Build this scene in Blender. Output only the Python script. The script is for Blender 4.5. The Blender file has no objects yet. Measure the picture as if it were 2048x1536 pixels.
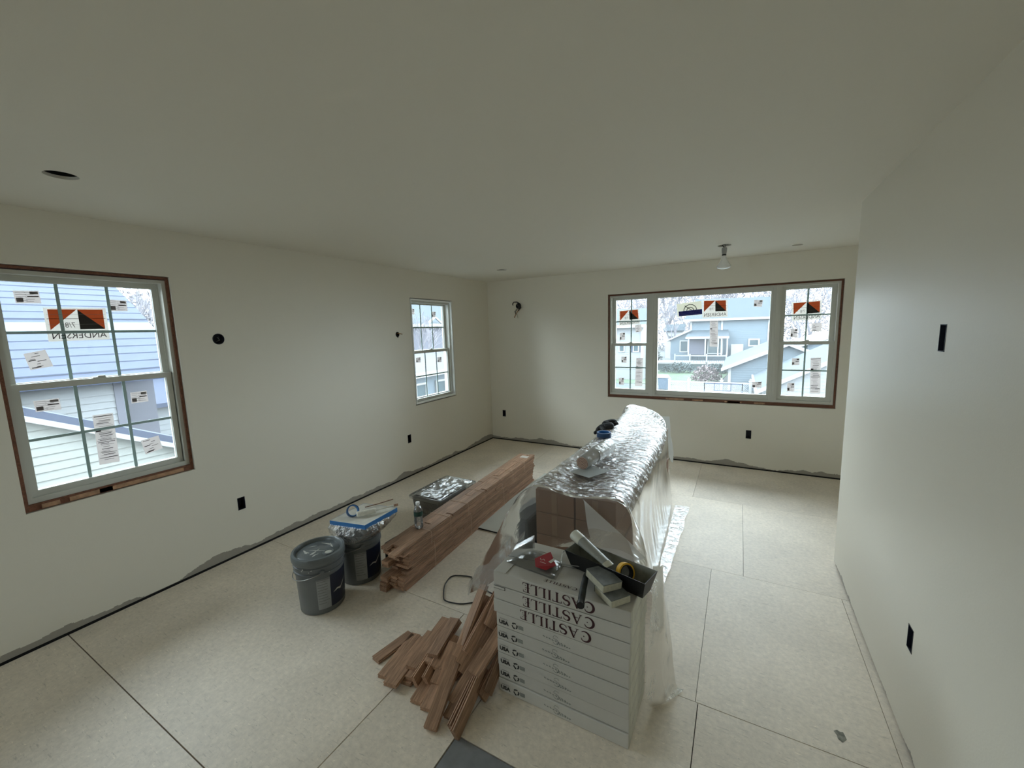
import bpy, math, random
from mathutils import Vector, Matrix, noise
R=random.Random(7)
C=bpy.context.scene.collection
sc=bpy.context.scene
# ------------------------------------------------------------ camera, sky, exposure
yaw,pitch,roll,F=0.512085413,-0.131140058,-0.0304300534,814.116761
f=Vector((-math.sin(yaw)*math.cos(pitch),math.cos(yaw)*math.cos(pitch),math.sin(pitch)))
r_=Vector((math.cos(yaw),math.sin(yaw),0)); u_=r_.cross(f)
cr,sr=math.cos(roll),math.sin(roll)
rr=cr*r_+sr*u_; uu=-sr*r_+cr*u_
cam=bpy.data.cameras.new('camera'); co=bpy.data.objects.new('camera',cam); C.objects.link(co)
M=Matrix((rr,uu,-f)).transposed().to_4x4(); M.translation=Vector((3.40732998,-5.38451754,1.70258271)); co.matrix_world=M
cam.sensor_fit='HORIZONTAL'; cam.sensor_width=36; cam.lens=F/2048*36; cam.clip_start=.02; cam.clip_end=400
sc.camera=co
w=bpy.data.worlds.new('overcast_sky'); sc.world=w; w.use_nodes=True
bg=w.node_tree.nodes['Background']; bg.inputs[0].default_value=(.87,.95,1.0,1); bg.inputs[1].default_value=3.4
sc.view_settings.view_transform='Standard'; sc.view_settings.look='None'; sc.view_settings.gamma=1; sc.view_settings.use_curve_mapping=False
sc.view_settings.exposure=2.2
try:
    sc.cycles.max_bounces=12; sc.cycles.diffuse_bounces=8; sc.cycles.transparent_max_bounces=32; sc.cycles.sample_clamp_indirect=6
except Exception: pass
def portal(name,loc,rot,sx,sy):
    l=bpy.data.lights.new(name,'AREA'); l.shape='RECTANGLE'; l.size=sx; l.size_y=sy; l.energy=1
    l.cycles.is_portal=True
    o=bpy.data.objects.new(name,l); o.location=loc; o.rotation_euler=rot; C.objects.link(o)
H=math.pi/2
portal('daylight_portal',(-.155,-4.44,1.46),(0,-H,0),1.35,.78)
portal('daylight_portal',(-.155,-1.31,1.46),(0,-H,0),1.35,.78)
portal('daylight_portal',(3.09,.155,1.45),(-H,0,0),2.4,1.3)
portal('daylight_portal',(.95,-8.66,1.5),(H,0,0),.8,1.0)  # portal of the added fill window in the rear wall
# ------------------------------------------------------------ materials
MT={}
def mat(name,col,rough=.6,spec=.5,metal=0,trans=0,emit=0,var=0,nscale=8,bump=0,bscale=60,stretch=(1,1,1),alpha=1,coat=0,rand=0):
    if name in MT: return MT[name]
    m=bpy.data.materials.new(name); m.use_nodes=True; MT[name]=m
    nt=m.node_tree; n=nt.nodes; L=nt.links; b=n['Principled BSDF']
    b.inputs['Base Color'].default_value=(*col,1); b.inputs['Roughness'].default_value=rough
    b.inputs['Specular IOR Level'].default_value=spec; b.inputs['Metallic'].default_value=metal
    b.inputs['Transmission Weight'].default_value=trans; b.inputs['Alpha'].default_value=alpha; b.inputs['Coat Weight'].default_value=coat
    tc=n.new('ShaderNodeTexCoord'); mp=n.new('ShaderNodeMapping'); L.new(tc.outputs['Object'],mp.inputs[0]); mp.inputs['Scale'].default_value=stretch
    if var or rand:
        nz=n.new('ShaderNodeTexNoise'); nz.inputs['Scale'].default_value=nscale; nz.inputs['Detail'].default_value=6; L.new(mp.outputs[0],nz.inputs[0])
        mr=n.new('ShaderNodeMapRange'); mr.inputs[1].default_value=.3; mr.inputs[2].default_value=.7; mr.inputs[3].default_value=1-var; mr.inputs[4].default_value=1+var; L.new(nz.outputs[0],mr.inputs[0])
        src=mr.outputs[0]
        if rand:
            oi=n.new('ShaderNodeObjectInfo'); m2=n.new('ShaderNodeMapRange'); m2.inputs[3].default_value=1-rand; m2.inputs[4].default_value=1+rand; L.new(oi.outputs['Random'],m2.inputs[0])
            mu=n.new('ShaderNodeMath'); mu.operation='MULTIPLY'; L.new(src,mu.inputs[0]); L.new(m2.outputs[0],mu.inputs[1]); src=mu.outputs[0]
        vm=n.new('ShaderNodeVectorMath'); vm.operation='SCALE'; vm.inputs[0].default_value=col; L.new(src,vm.inputs['Scale']); L.new(vm.outputs[0],b.inputs['Base Color'])
    if bump:
        nb=n.new('ShaderNodeTexNoise'); nb.inputs['Scale'].default_value=bscale; nb.inputs['Detail'].default_value=4; L.new(mp.outputs[0],nb.inputs[0])
        bp=n.new('ShaderNodeBump'); bp.inputs['Strength'].default_value=bump; bp.inputs['Distance'].default_value=.01; L.new(nb.outputs[0],bp.inputs['Height']); L.new(bp.outputs[0],b.inputs['Normal'])
    return m
def wall_mat(name,col,strip):
    m=mat(name,col,rough=.42,spec=.35,bump=.04,bscale=140); nt=m.node_tree; n=nt.nodes; L=nt.links; b=n['Principled BSDF']
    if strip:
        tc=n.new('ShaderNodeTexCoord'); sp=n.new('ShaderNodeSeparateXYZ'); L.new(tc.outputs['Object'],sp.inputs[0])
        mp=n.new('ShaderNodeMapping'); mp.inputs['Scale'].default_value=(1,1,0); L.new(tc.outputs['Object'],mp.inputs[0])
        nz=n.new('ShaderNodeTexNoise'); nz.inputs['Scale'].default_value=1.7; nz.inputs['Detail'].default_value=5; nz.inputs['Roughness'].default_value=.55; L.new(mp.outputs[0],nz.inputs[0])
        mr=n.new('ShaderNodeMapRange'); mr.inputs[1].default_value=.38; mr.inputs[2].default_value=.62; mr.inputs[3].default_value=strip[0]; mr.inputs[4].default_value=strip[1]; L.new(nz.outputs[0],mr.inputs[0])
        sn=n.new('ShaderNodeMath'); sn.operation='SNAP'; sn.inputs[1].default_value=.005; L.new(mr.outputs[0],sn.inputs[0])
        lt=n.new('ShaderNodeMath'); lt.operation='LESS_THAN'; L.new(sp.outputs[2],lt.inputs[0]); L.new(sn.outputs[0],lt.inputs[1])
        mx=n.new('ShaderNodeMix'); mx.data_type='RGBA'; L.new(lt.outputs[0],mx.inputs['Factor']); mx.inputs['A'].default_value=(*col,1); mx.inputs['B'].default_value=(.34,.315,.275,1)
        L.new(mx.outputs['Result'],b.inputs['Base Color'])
    return m
WALLC=(.77,.735,.645)
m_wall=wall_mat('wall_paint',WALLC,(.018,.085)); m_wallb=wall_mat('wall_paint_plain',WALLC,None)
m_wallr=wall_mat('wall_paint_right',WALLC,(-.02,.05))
m_ceil=mat('ceiling_paint',(.77,.74,.66),rough=.7,spec=.2,bump=.03,bscale=160)
def floor_mat():
    m=bpy.data.materials.new('underlayment'); m.use_nodes=True; nt=m.node_tree; n=nt.nodes; L=nt.links; b=n['Principled BSDF']
    tc=n.new('ShaderNodeTexCoord'); oi=n.new('ShaderNodeObjectInfo')
    def nz(scale,detail,st=(1,1,1),rot=0):
        mp=n.new('ShaderNodeMapping'); mp.inputs['Scale'].default_value=st; mp.inputs['Rotation'].default_value=(0,0,rot); L.new(tc.outputs['Object'],mp.inputs[0])
        t=n.new('ShaderNodeTexNoise'); t.inputs['Scale'].default_value=scale; t.inputs['Detail'].default_value=detail; t.inputs['Roughness'].default_value=.65; L.new(mp.outputs[0],t.inputs[0]); return t.outputs[0]
    def rmp(s,a,b_,c,d):
        q=n.new('ShaderNodeMapRange'); q.inputs[1].default_value=a; q.inputs[2].default_value=b_; q.inputs[3].default_value=c; q.inputs[4].default_value=d; L.new(s,q.inputs[0]); return q.outputs[0]
    def mul(a,b_):
        q=n.new('ShaderNodeMath'); q.operation='MULTIPLY'; L.new(a,q.inputs[0]); L.new(b_,q.inputs[1]); return q.outputs[0]
    v=rmp(nz(1.6,5),.3,.7,.86,1.1)
    v=mul(v,rmp(nz(45,6),.3,.7,.88,1.1))
    v=mul(v,rmp(nz(14,3,(1,7,1)),.60,.72,1,.72))       # scuffs across the sheet
    v=mul(v,rmp(nz(22,3,(1,5,1),.5),.64,.72,1,1.28))   # pale scratches
    v=mul(v,rmp(nz(60,2,(1,2,1),1.1),.69,.73,1,.6))    # dark flecks
    v=mul(v,rmp(nz(38,2,(1,2,1),.2),.71,.74,1,1.35))
    v=mul(v,rmp(oi.outputs['Random'],0,1,.95,1.05))
    vm=n.new('ShaderNodeVectorMath'); vm.operation='SCALE'; vm.inputs[0].default_value=(.78,.695,.585); L.new(v,vm.inputs['Scale']); L.new(vm.outputs[0],b.inputs['Base Color'])
    b.inputs['Roughness'].default_value=.5; b.inputs['Specular IOR Level'].default_value=.45
    bp=n.new('ShaderNodeBump'); bp.inputs['Strength'].default_value=.15; bp.inputs['Distance'].default_value=.004; L.new(v,bp.inputs['Height']); L.new(bp.outputs[0],b.inputs['Normal'])
    return m
m_floor=floor_mat()
def wood_mat(name,col,gs=1,rand=.22):
    m=bpy.data.materials.new(name); m.use_nodes=True; nt=m.node_tree; n=nt.nodes; L=nt.links; b=n['Principled BSDF']
    tc=n.new('ShaderNodeTexCoord'); oi=n.new('ShaderNodeObjectInfo')
    ad=n.new('ShaderNodeVectorMath'); ad.operation='ADD'; sc_=n.new('ShaderNodeVectorMath'); sc_.operation='SCALE'; sc_.inputs[0].default_value=(7,3,5); L.new(oi.outputs['Random'],sc_.inputs['Scale'])
    L.new(tc.outputs['Object'],ad.inputs[0]); L.new(sc_.outputs[0],ad.inputs[1])
    mp=n.new('ShaderNodeMapping'); mp.inputs['Scale'].default_value=(1.2*gs,14*gs,14*gs); L.new(ad.outputs[0],mp.inputs[0])
    t=n.new('ShaderNodeTexNoise'); t.inputs['Scale'].default_value=4; t.inputs['Detail'].default_value=7; t.inputs['Distortion'].default_value=1.2; L.new(mp.outputs[0],t.inputs[0])
    mp2=n.new('ShaderNodeMapping'); mp2.inputs['Scale'].default_value=(8,160,160); L.new(ad.outputs[0],mp2.inputs[0])
    t2=n.new('ShaderNodeTexNoise'); t2.inputs['Scale'].default_value=2; t2.inputs['Detail'].default_value=3; L.new(mp2.outputs[0],t2.inputs[0])
    def rmp(s,a,b_,c,d):
        q=n.new('ShaderNodeMapRange'); q.inputs[1].default_value=a; q.inputs[2].default_value=b_; q.inputs[3].default_value=c; q.inputs[4].default_value=d; L.new(s,q.inputs[0]); return q.outputs[0]
    def mul(a,b_):
        q=n.new('ShaderNodeMath'); q.operation='MULTIPLY'; L.new(a,q.inputs[0]); L.new(b_,q.inputs[1]); return q.outputs[0]
    v=mul(mul(rmp(t.outputs[0],.35,.65,.72,1.18),rmp(t2.outputs[0],.4,.7,1.08,.72)),rmp(oi.outputs['Random'],0,1,1-rand,1+rand))
    vm=n.new('ShaderNodeVectorMath'); vm.operation='SCALE'; vm.inputs[0].default_value=col; L.new(v,vm.inputs['Scale']); L.new(vm.outputs[0],b.inputs['Base Color'])
    b.inputs['Roughness'].default_value=.62; b.inputs['Specular IOR Level'].default_value=.3
    return m
m_oak=wood_mat('red_oak',(.42,.255,.165)); m_stud=wood_mat('stud_wood',(.20,.085,.05),1)
def film_mat(name,col,haze,gl,rough,bump,bs,strk=(1,1,1),bd=.015,gc=.9):
    m=bpy.data.materials.new(name); m.use_nodes=True; nt=m.node_tree; n=nt.nodes; L=nt.links; n.remove(n['Principled BSDF'])
    out=n['Material Output']
    tr=n.new('ShaderNodeBsdfTransparent'); tr.inputs[0].default_value=(*col,1)
    df=n.new('ShaderNodeBsdfDiffuse'); df.inputs[0].default_value=(.8,.8,.78,1); tl=n.new('ShaderNodeBsdfTranslucent'); tl.inputs[0].default_value=(.8,.8,.78,1)
    gg=n.new('ShaderNodeBsdfGlossy'); gg.inputs['Roughness'].default_value=rough; gg.inputs[0].default_value=(gc,gc,gc,1)
    tc=n.new('ShaderNodeTexCoord'); mp=n.new('ShaderNodeMapping'); mp.inputs['Scale'].default_value=strk; L.new(tc.outputs['Object'],mp.inputs[0])
    if bump:
        nb=n.new('ShaderNodeTexNoise'); nb.inputs['Scale'].default_value=bs; nb.inputs['Detail'].default_value=5; nb.inputs['Distortion'].default_value=.7; L.new(mp.outputs[0],nb.inputs[0])
        bp=n.new('ShaderNodeBump'); bp.inputs['Strength'].default_value=bump; bp.inputs['Distance'].default_value=bd; L.new(nb.outputs[0],bp.inputs['Height'])
        L.new(bp.outputs[0],gg.inputs['Normal'])
    a=n.new('ShaderNodeMixShader'); a.inputs[0].default_value=.5; L.new(df.outputs[0],a.inputs[1]); L.new(tl.outputs[0],a.inputs[2])
    b=n.new('ShaderNodeMixShader'); b.inputs[0].default_value=haze; L.new(tr.outputs[0],b.inputs[1]); L.new(a.outputs[0],b.inputs[2])
    fr=n.new('ShaderNodeLayerWeight'); fr.inputs[0].default_value=gl
    if bump: L.new(bp.outputs[0],fr.inputs['Normal'])
    c=n.new('ShaderNodeMixShader'); L.new(fr.outputs['Fresnel'],c.inputs[0]); L.new(b.outputs[0],c.inputs[1]); L.new(gg.outputs[0],c.inputs[2])
    L.new(c.outputs[0],out.inputs[0]); MT[name]=m; return m
m_glass=film_mat('window_glass',(.93,.97,.98),.034,.18,.0,0,1)
m_film=film_mat('plastic_film',(.90,.885,.86),.20,.13,.08,1.0,13,(1,2.2,1),.05,.62)
m_filmfr=film_mat('plastic_film_front',(.86,.83,.80),.11,.12,.2,.4,6,(1,1,.6),.02)
m_films=film_mat('plastic_film_side',(.93,.90,.86),.34,.14,.25,.3,7,(1,1,.35))
m_filmf=film_mat('plastic_film_floor',(.9,.9,.9),.40,.15,.12,1.0,24,(1,1,1),.04,.85)
m_filmroll=film_mat('plastic_film_roll',(.95,.85,.8),.75,.35,.2,.6,20,(1,1,1))
m_clear=film_mat('clear_plastic',(.95,.96,.95),.14,.5,.05,.3,30)
m_bag=film_mat('clear_bag',(.93,.94,.94),.22,.2,.14,.9,45)
m_tote=film_mat('tote_plastic',(.82,.84,.84),.28,.3,.12,.25,12)
def trans_mat(name,col,tw=.55,rough=.7):
    m=bpy.data.materials.new(name); m.use_nodes=True; nt=m.node_tree; n=nt.nodes; L=nt.links; n.remove(n['Principled BSDF'])
    d=n.new('ShaderNodeBsdfDiffuse'); d.inputs[0].default_value=(*col,1); t=n.new('ShaderNodeBsdfTranslucent'); t.inputs[0].default_value=(*col,1)
    a=n.new('ShaderNodeMixShader'); a.inputs[0].default_value=tw; L.new(d.outputs[0],a.inputs[1]); L.new(t.outputs[0],a.inputs[2]); L.new(a.outputs[0],n['Material Output'].inputs[0]); MT[name]=m; return m
s_paper=trans_mat('sticker_paper',(.50,.45,.43),.27); s_cream=trans_mat('sticker_cream',(.55,.52,.41),.25)
s_pale=trans_mat('sticker_pale',(.58,.54,.49),.27); s_orange=trans_mat('sticker_orange',(.60,.12,.04),.33); s_dark=trans_mat('sticker_dark',(.05,.045,.04),.1); s_black=trans_mat('sticker_print',(.06,.045,.045),.1)
s_blue=trans_mat('sticker_blue',(.05,.055,.25),.2); s_grey=trans_mat('sticker_grey',(.22,.20,.19),.15)
m_foam=trans_mat('white_foam',(.82,.83,.82),.2)
m_vinyl=mat('window_vinyl',(.56,.56,.51),rough=.4); m_white=mat('white_jamb',(.86,.88,.86),rough=.4)
m_muntin=mat('muntin_grey',(.34,.47,.47),rough=.4)
m_dark=mat('dark_cavity',(.015,.014,.013),rough=.9); m_black=mat('black_plastic',(.012,.012,.013),rough=.45)
m_navy=mat('navy_box',(.008,.010,.022),rough=.5); m_wire=mat('copper_wire',(.35,.19,.08),rough=.4,metal=.6); m_wirew=mat('white_wire',(.55,.52,.42),rough=.5)
m_bucket=mat('grey_bucket',(.125,.135,.14),rough=.36,var=.12,nscale=6); m_lid=mat('grey_lid',(.12,.135,.14),rough=.28,var=.2,nscale=9)
m_splash=mat('paint_splash',(.50,.50,.46),rough=.4); m_blabel=mat('bucket_label_white',(.27,.28,.28),rough=.5,var=.1,nscale=30); m_bnavy=mat('bucket_label_navy',(.008,.013,.035),rough=.35)
m_print=mat('grey_print',(.17,.17,.17),rough=.6); m_tapeb=mat('blue_tape',(.03,.16,.42),rough=.5); m_taped=mat('dark_blue_tape',(.015,.06,.16),rough=.5); m_tapey=mat('yellow_tape',(.80,.45,.02),rough=.5)
m_tray=mat('white_liner',(.66,.64,.58),rough=.5,var=.12,nscale=20); m_carton=mat('white_carton',(.56,.54,.50),rough=.6,var=.05,nscale=5,rand=.05)
m_cartonr=mat('carton_end',(.56,.55,.47),rough=.6,var=.16,nscale=9,stretch=(1,6,1.2))
m_maroon=mat('maroon_ink',(.045,.008,.012),rough=.6); m_ink=mat('black_ink',(.02,.02,.02),rough=.6); m_grink=mat('grey_ink',(.22,.235,.215),rough=.6)
m_brown=mat('brown_carton',(.20,.118,.075),rough=.7,var=.15,nscale=3,rand=.08); m_seam=mat('brown_seam',(.06,.035,.022),rough=.8)
m_pan=mat('black_pan',(.006,.006,.007),rough=.45); m_paninside=mat('pan_dried_paint',(.20,.20,.165),rough=.6,var=.25,nscale=25)
m_sponge=mat('sanding_sponge',(.15,.16,.16),rough=.9,var=.35,nscale=22); m_spedge=mat('sponge_edge',(.50,.48,.38),rough=.9,var=.15,nscale=60)
m_tube=mat('tube_white',(.62,.62,.54),rough=.4); m_tubeg=mat('tube_grey',(.30,.31,.29),rough=.4); m_metal=mat('grey_steel',(.30,.30,.28),rough=.42,metal=1)
m_red=mat('red_label',(.30,.006,.015),rough=.4); m_pink=mat('roll_end',(.55,.37,.29),rough=.6,var=.1,nscale=40); m_card=mat('grey_card',(.42,.45,.46),rough=.6)
m_bottlec=mat('bottle_cap',(.8,.8,.78),rough=.4); m_green=mat('bottle_label',(.012,.05,.035),rough=.5); m_string=mat('string',(.62,.45,.33),rough=.8)
m_bulb=mat('bulb_glass',(.80,.80,.78),rough=.12,coat=1); m_sock=mat('socket',(.30,.30,.29),rough=.5); m_slate=mat('slate_case',(.055,.065,.08),rough=.7)
m_patch=mat('grey_patch_board',(.20,.205,.215),rough=.6,var=.2,nscale=12); m_board=mat('pale_board',(.60,.60,.54),rough=.5,var=.06,nscale=4)  # first one is the grey board of the cut floor piece
# ------------------------------------------------------------ mesh helpers
class MB:
    def __init__(s): s.v=[]; s.f=[]; s.m=[]; s.smooth=False
    def add(s,vs,fs,mi=0):
        o=len(s.v); s.v+= [tuple(x) for x in vs]; s.f+=[[i+o for i in q] for q in fs]; s.m+=[mi]*len(fs); return s
    def hexa(s,p,mi=0): return s.add(p,[(0,3,2,1),(4,5,6,7),(0,1,5,4),(1,2,6,5),(2,3,7,6),(3,0,4,7)],mi)
    def box(s,a,b,mi=0):
        x0,y0,z0=a; x1,y1,z1=b
        return s.hexa([(x0,y0,z0),(x1,y0,z0),(x1,y1,z0),(x0,y1,z0),(x0,y0,z1),(x1,y0,z1),(x1,y1,z1),(x0,y1,z1)],mi)
    def pbox(s,P,a,b,mi=0):
        u0,z0,w0=a; u1,z1,w1=b
        return s.hexa([P(u0,z0,w0),P(u1,z0,w0),P(u1,z0,w1),P(u0,z0,w1),P(u0,z1,w0),P(u1,z1,w0),P(u1,z1,w1),P(u0,z1,w1)],mi)
    def poly(s,pts,mi=0): return s.add(pts,[tuple(range(len(pts)))],mi)
    def tube(s,pts,r,k=8,mi=0,cap=True):
        pts=[Vector(p) for p in pts]; rs=r if isinstance(r,(list,tuple)) else [r]*len(pts)
        o=[]; up=Vector((0,0,1)); 
        for i,p in enumerate(pts):
            d=(pts[min(i+1,len(pts)-1)]-pts[max(i-1,0)]).normalized()
            a=d.cross(up if abs(d.z)<.95 else Vector((1,0,0))).normalized(); b=d.cross(a)
            for j in range(k):
                t=2*math.pi*j/k; o.append(p+rs[i]*(math.cos(t)*a+math.sin(t)*b))
        fs=[(i*k+j,i*k+(j+1)%k,(i+1)*k+(j+1)%k,(i+1)*k+j) for i in range(len(pts)-1) for j in range(k)]
        if cap: fs+=[tuple(range(k))[::-1],tuple((len(pts)-1)*k+j for j in range(k))]
        return s.add(o,fs,mi)
    def lathe(s,prof,c,k=32,T=None,mi=0,close=False):
        o=[]; n=len(prof)
        for (r,z) in prof:
            for j in range(k):
                t=2*math.pi*j/k; v=Vector((r*math.cos(t),r*math.sin(t),z)); v=(T@v if T else v)+Vector(c); o.append(v)
        fs=[(i*k+j,i*k+(j+1)%k,((i+1)%n)*k+(j+1)%k,((i+1)%n)*k+j) for i in range(n if close else n-1) for j in range(k)]
        return s.add(o,fs,mi)
    def build(s,name,mats,parent=None,loc=None,smooth=None):
        me=bpy.data.meshes.new(name); me.from_pydata(s.v,[],s.f)
        if not isinstance(mats,(list,tuple)): mats=[mats]
        for m in mats: me.materials.append(m)
        for p,i in zip(me.polygons,s.m): p.material_index=i; p.use_smooth=bool(smooth)
        me.update()
        o=bpy.data.objects.new(name,me); C.objects.link(o)
        if smooth=='auto':
            try: me.set_sharp_from_angle(angle=.7)
            except Exception: pass
        if loc: o.location=loc
        if parent: o.parent=parent
        return o
def empty(name,loc=(0,0,0),rz=0):
    o=bpy.data.objects.new(name,None); o.location=loc; o.rotation_euler=(0,0,rz); o.empty_display_size=.05; C.objects.link(o); return o
def tag(o,label=None,cat=None,group=None,kind=None):
    if label: o['label']=label
    if cat: o['category']=cat
    if group: o['group']=group
    if kind: o['kind']=kind
    return o
def bev(o,w,seg=2):
    b=o.modifiers.new('bevel','BEVEL'); b.width=w; b.segments=seg; b.limit_method='ANGLE'; return o
def text_mesh(txt,font_size=1,bold=0):
    c=bpy.data.curves.new('t','FONT'); c.body=txt; c.offset=bold; c.size=font_size; c.resolution_u=2
    o=bpy.data.objects.new('t',c); C.objects.link(o); dg=bpy.context.evaluated_depsgraph_get(); dg.update()
    me=bpy.data.meshes.new_from_object(o.evaluated_get(dg)); vs=[v.co.copy() for v in me.vertices]; fs=[tuple(p.vertices) for p in me.polygons]
    bpy.data.objects.remove(o); bpy.data.meshes.remove(me)
    x0=min(v.x for v in vs); x1=max(v.x for v in vs); y0=min(v.y for v in vs); y1=max(v.y for v in vs)
    return [((v.x-x0)/(x1-x0),(v.y-y0)/(y1-y0)) for v in vs],fs
PL=lambda u,z,w:(-w,u,z)      # left wall: outward is -x
PB=lambda u,z,w:(u,w,z)       # back wall: outward is +y
PR=lambda u,z,w:(4.046+w,u,z) # right wall: outward is +x
def wall_mesh(P,u0,u1,z0,z1,rects,circs,th,mats):
    """grid of cells with rectangular holes; round holes are a square cell with a ring. thickness only at hole rims + back"""
    b=MB(); cs=[(c[0]-c[2]*1.3,c[0]+c[2]*1.3,c[1]-c[2]*1.3,c[1]+c[2]*1.3) for c in circs]
    us=sorted({u0,u1}|{x for r in rects+cs for x in r[:2]}); zs=sorted({z0,z1}|{x for r in rects+cs for x in r[2:4]})
    us=[x for x in us if u0<=x<=u1]; zs=[x for x in zs if z0<=x<=z1]
    def inside(u,z,R_): return R_[0]<u<R_[1] and R_[2]<z<R_[3]
    for w0 in (0,th):
        for i in range(len(us)-1):
            for j in range(len(zs)-1):
                cu=(us[i]+us[i+1])/2; cz=(zs[j]+zs[j+1])/2
                if any(inside(cu,cz,r) for r in rects) or any(inside(cu,cz,r) for r in cs): continue
                b.poly([P(us[i],zs[j],w0),P(us[i+1],zs[j],w0),P(us[i+1],zs[j+1],w0),P(us[i],zs[j+1],w0)])
    for r in rects+[(u0,u1,z0,z1)]:
        q=[(r[0],r[2]),(r[1],r[2]),(r[1],r[3]),(r[0],r[3])]
        for k in range(4):
            a,c=q[k],q[(k+1)%4]; b.poly([P(*a,0),P(*c,0),P(*c,th),P(*a,th)])
    for c,s in zip(circs,cs):
        n=24; ring=[]; sq=[]
        for k in range(n):
            t=2*math.pi*k/n; cx,cz=math.cos(t),math.sin(t); ring.append((c[0]+c[2]*cx,c[1]+c[2]*cz)); q=c[2]*1.3/max(abs(cx),abs(cz)); sq.append((c[0]+q*cx,c[1]+q*cz))
        for w0 in (0,th):
            for k in range(n):
                k2=(k+1)%n; b.poly([P(*ring[k],w0),P(*ring[k2],w0),P(*sq[k2],w0),P(*sq[k],w0)])
        for k in range(n):
            k2=(k+1)%n; b.poly([P(*ring[k],0),P(*ring[k2],0),P(*ring[k2],th),P(*ring[k],th)])
    return b
# ------------------------------------------------------------ room shell
GW,GH=.056,.10
def gang(u,z): return (u-GW/2,u+GW/2,z-GH/2,z+GH/2)
DT=.014
TH=.16
W1=(-4.84,-4.033,.775,2.132); W2=(-1.712,-.908,.832,2.118); W3=(1.864,4.318,.767,2.127)
o=wall_mesh(PL,-8.6,0,.012,2.44,[W1,W2,gang(-3.759,.407),gang(-1.861,.455)],[(-3.778,1.704,.041),(-1.944,1.695,.03)],TH,0).build('wall_left',m_wall); tag(o,kind='structure')
pl=MB().box((-TH,-8.6,-.02),(-.012,0,.012)).build('dark_backing_plate',m_dark,o)  # dark plate added behind the floor gap to stop light leaking in
o=wall_mesh(PB,-.16,6.2,.012,2.44,[W3,gang(.226,.420),gang(3.532,.411)],[(.531,2.055,.045)],TH,0).build('wall_back',m_wall); tag(o,kind='structure')
MB().box((-.16,.012,-.02),(6.2,TH,.012)).build('dark_backing_plate',m_dark,o)
o=wall_mesh(PR,-8.6,-1.938,.012,2.44,[gang(-3.332,1.628),gang(-3.332,.431)],[],.14,0).build('wall_right',m_wallr); tag(o,kind='structure')
MB().box((4.058,-8.6,-.02),(4.17,-1.95,.012)).build('dark_backing_plate',m_dark,o)
o=MB().box((4.187,-2.08,.0),(6.2,-1.938,2.44)).build('wall_return',m_wallb); tag(o,kind='structure')
o=MB().box((6.2,-2.08,0),(6.34,.16,2.44)).build('wall_far_right',m_wallb); tag(o,kind='structure')
PS=lambda u,z,w:(u,-8.6-w,z)
o=wall_mesh(PS,-.16,4.2,.0,2.44,[(.55,1.35,1.0,2.0)],[],.14,0).build('wall_rear',m_wallb); tag(o,kind='structure')
# ceiling with round holes
PC=lambda u,z,w:(u,z,2.44+w)
holes=[(.762,-4.681,.057),(.814,-.945,.062),(3.242,-.890,.058),(3.858,-.444,.045)]
o=wall_mesh(PC,-.16,6.34,-8.74,.16,[],holes,.014,0).build('ceiling',m_ceil); tag(o,kind='structure')
for i,(x,y,r) in enumerate(holes):
    lab=['round empty light hole in the ceiling above the left window','small round hole in the ceiling near the far left corner','ceiling box from which the bare bulb hangs','small hole in the ceiling right of the bare bulb'][i]
    e=empty('ceiling_box',(x,y,2.454)); tag(e,lab,'ceiling box')
    MB().lathe([(r*1.05,0),(r*1.05,.09),(.0005,.09)],(0,0,0),24).build('can',m_dark,e,smooth='auto')
    MB().lathe([(r*1.02,-.012),(r*1.05,-.012),(r*1.05,.0),(r*1.02,.0)],(0,0,0),24,close=True).build('rim',mat('rim_brown',(.10,.05,.035),rough=.7),e,smooth='auto')
# floor: sub-floor and separate sheets
fl=MB().box((-.16,-8.8,-.12),(6.3,.16,-.014)).build('floor',mat('subfloor',(.07,.06,.05),rough=.9)); tag(fl,kind='structure')
def sheet(x0,x1,y0,y1,m=m_floor,name='underlayment_sheet',h=0):
    g=.0026 if (abs(y1+4.772)<.01 or abs(y0+4.772)<.01 or m is m_patch) else .0011
    b=MB().box((-(x1-x0)/2+g,-(y1-y0)/2+g,-.013),((x1-x0)/2-g,(y1-y0)/2-g,0))
    o=b.build(name,m,fl,loc=((x0+x1)/2,(y0+y1)/2,h-R.uniform(0,.0008))); return o
X0=.008
for y0,y1,xs in [(-1.135,-.01,[X0,1.1,3.05,5.2,6.19]),(-2.40,-1.135,[X0,2.0,3.485,4.8,6.19]),(-3.562,-2.40,[X0,1.3,3.29,4.012]),(-5.98,-4.772,[X0,2.0,3.2,4.012]),(-7.2,-5.98,[X0,2.4,4.04]),(-8.59,-7.2,[X0,1.6,4.04])]:
    for a,b_ in zip(xs[:-1],xs[1:]):
        if y1<-2.3 and a>=4.04: continue
        sheet(a,b_,y0,y1)
for a in [(X0,2.002,-4.772,-3.562),(2.002,2.415,-4.772,-3.562),(2.415,3.30,-4.19,-3.562),(3.30,4.012,-4.772,-3.562)]: sheet(*a)
sheet(2.415,3.30,-4.772,-4.19,m_patch,'grey_floor_patch',-.002)
sheet(4.012,4.052,-2.40,-1.938)
for y0,y1 in [(-3.562,-2.40),(-4.60,-3.562),(-5.98,-4.60)]: sheet(4.012,4.052,y0,y1,m_floor,'floor_strip')
b=MB(); vs_=[(.018*math.cos(t*.7)*(1+.4*math.sin(t*3.3)),.026*math.sin(t*.7)*(1+.35*math.sin(t*2.1)),0) for t in range(9)]; b.poly(vs_); b.build('stain',mat('green_stain',(.24,.235,.20),rough=.9,var=.5,nscale=50),fl,loc=(3.83,-3.455,.0004))
bs=empty('thin_board',(1.86,-1.9,0)); tag(bs,'pale flat board lying on the floor between the oak planks and the plastic-covered stack','board')
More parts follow.
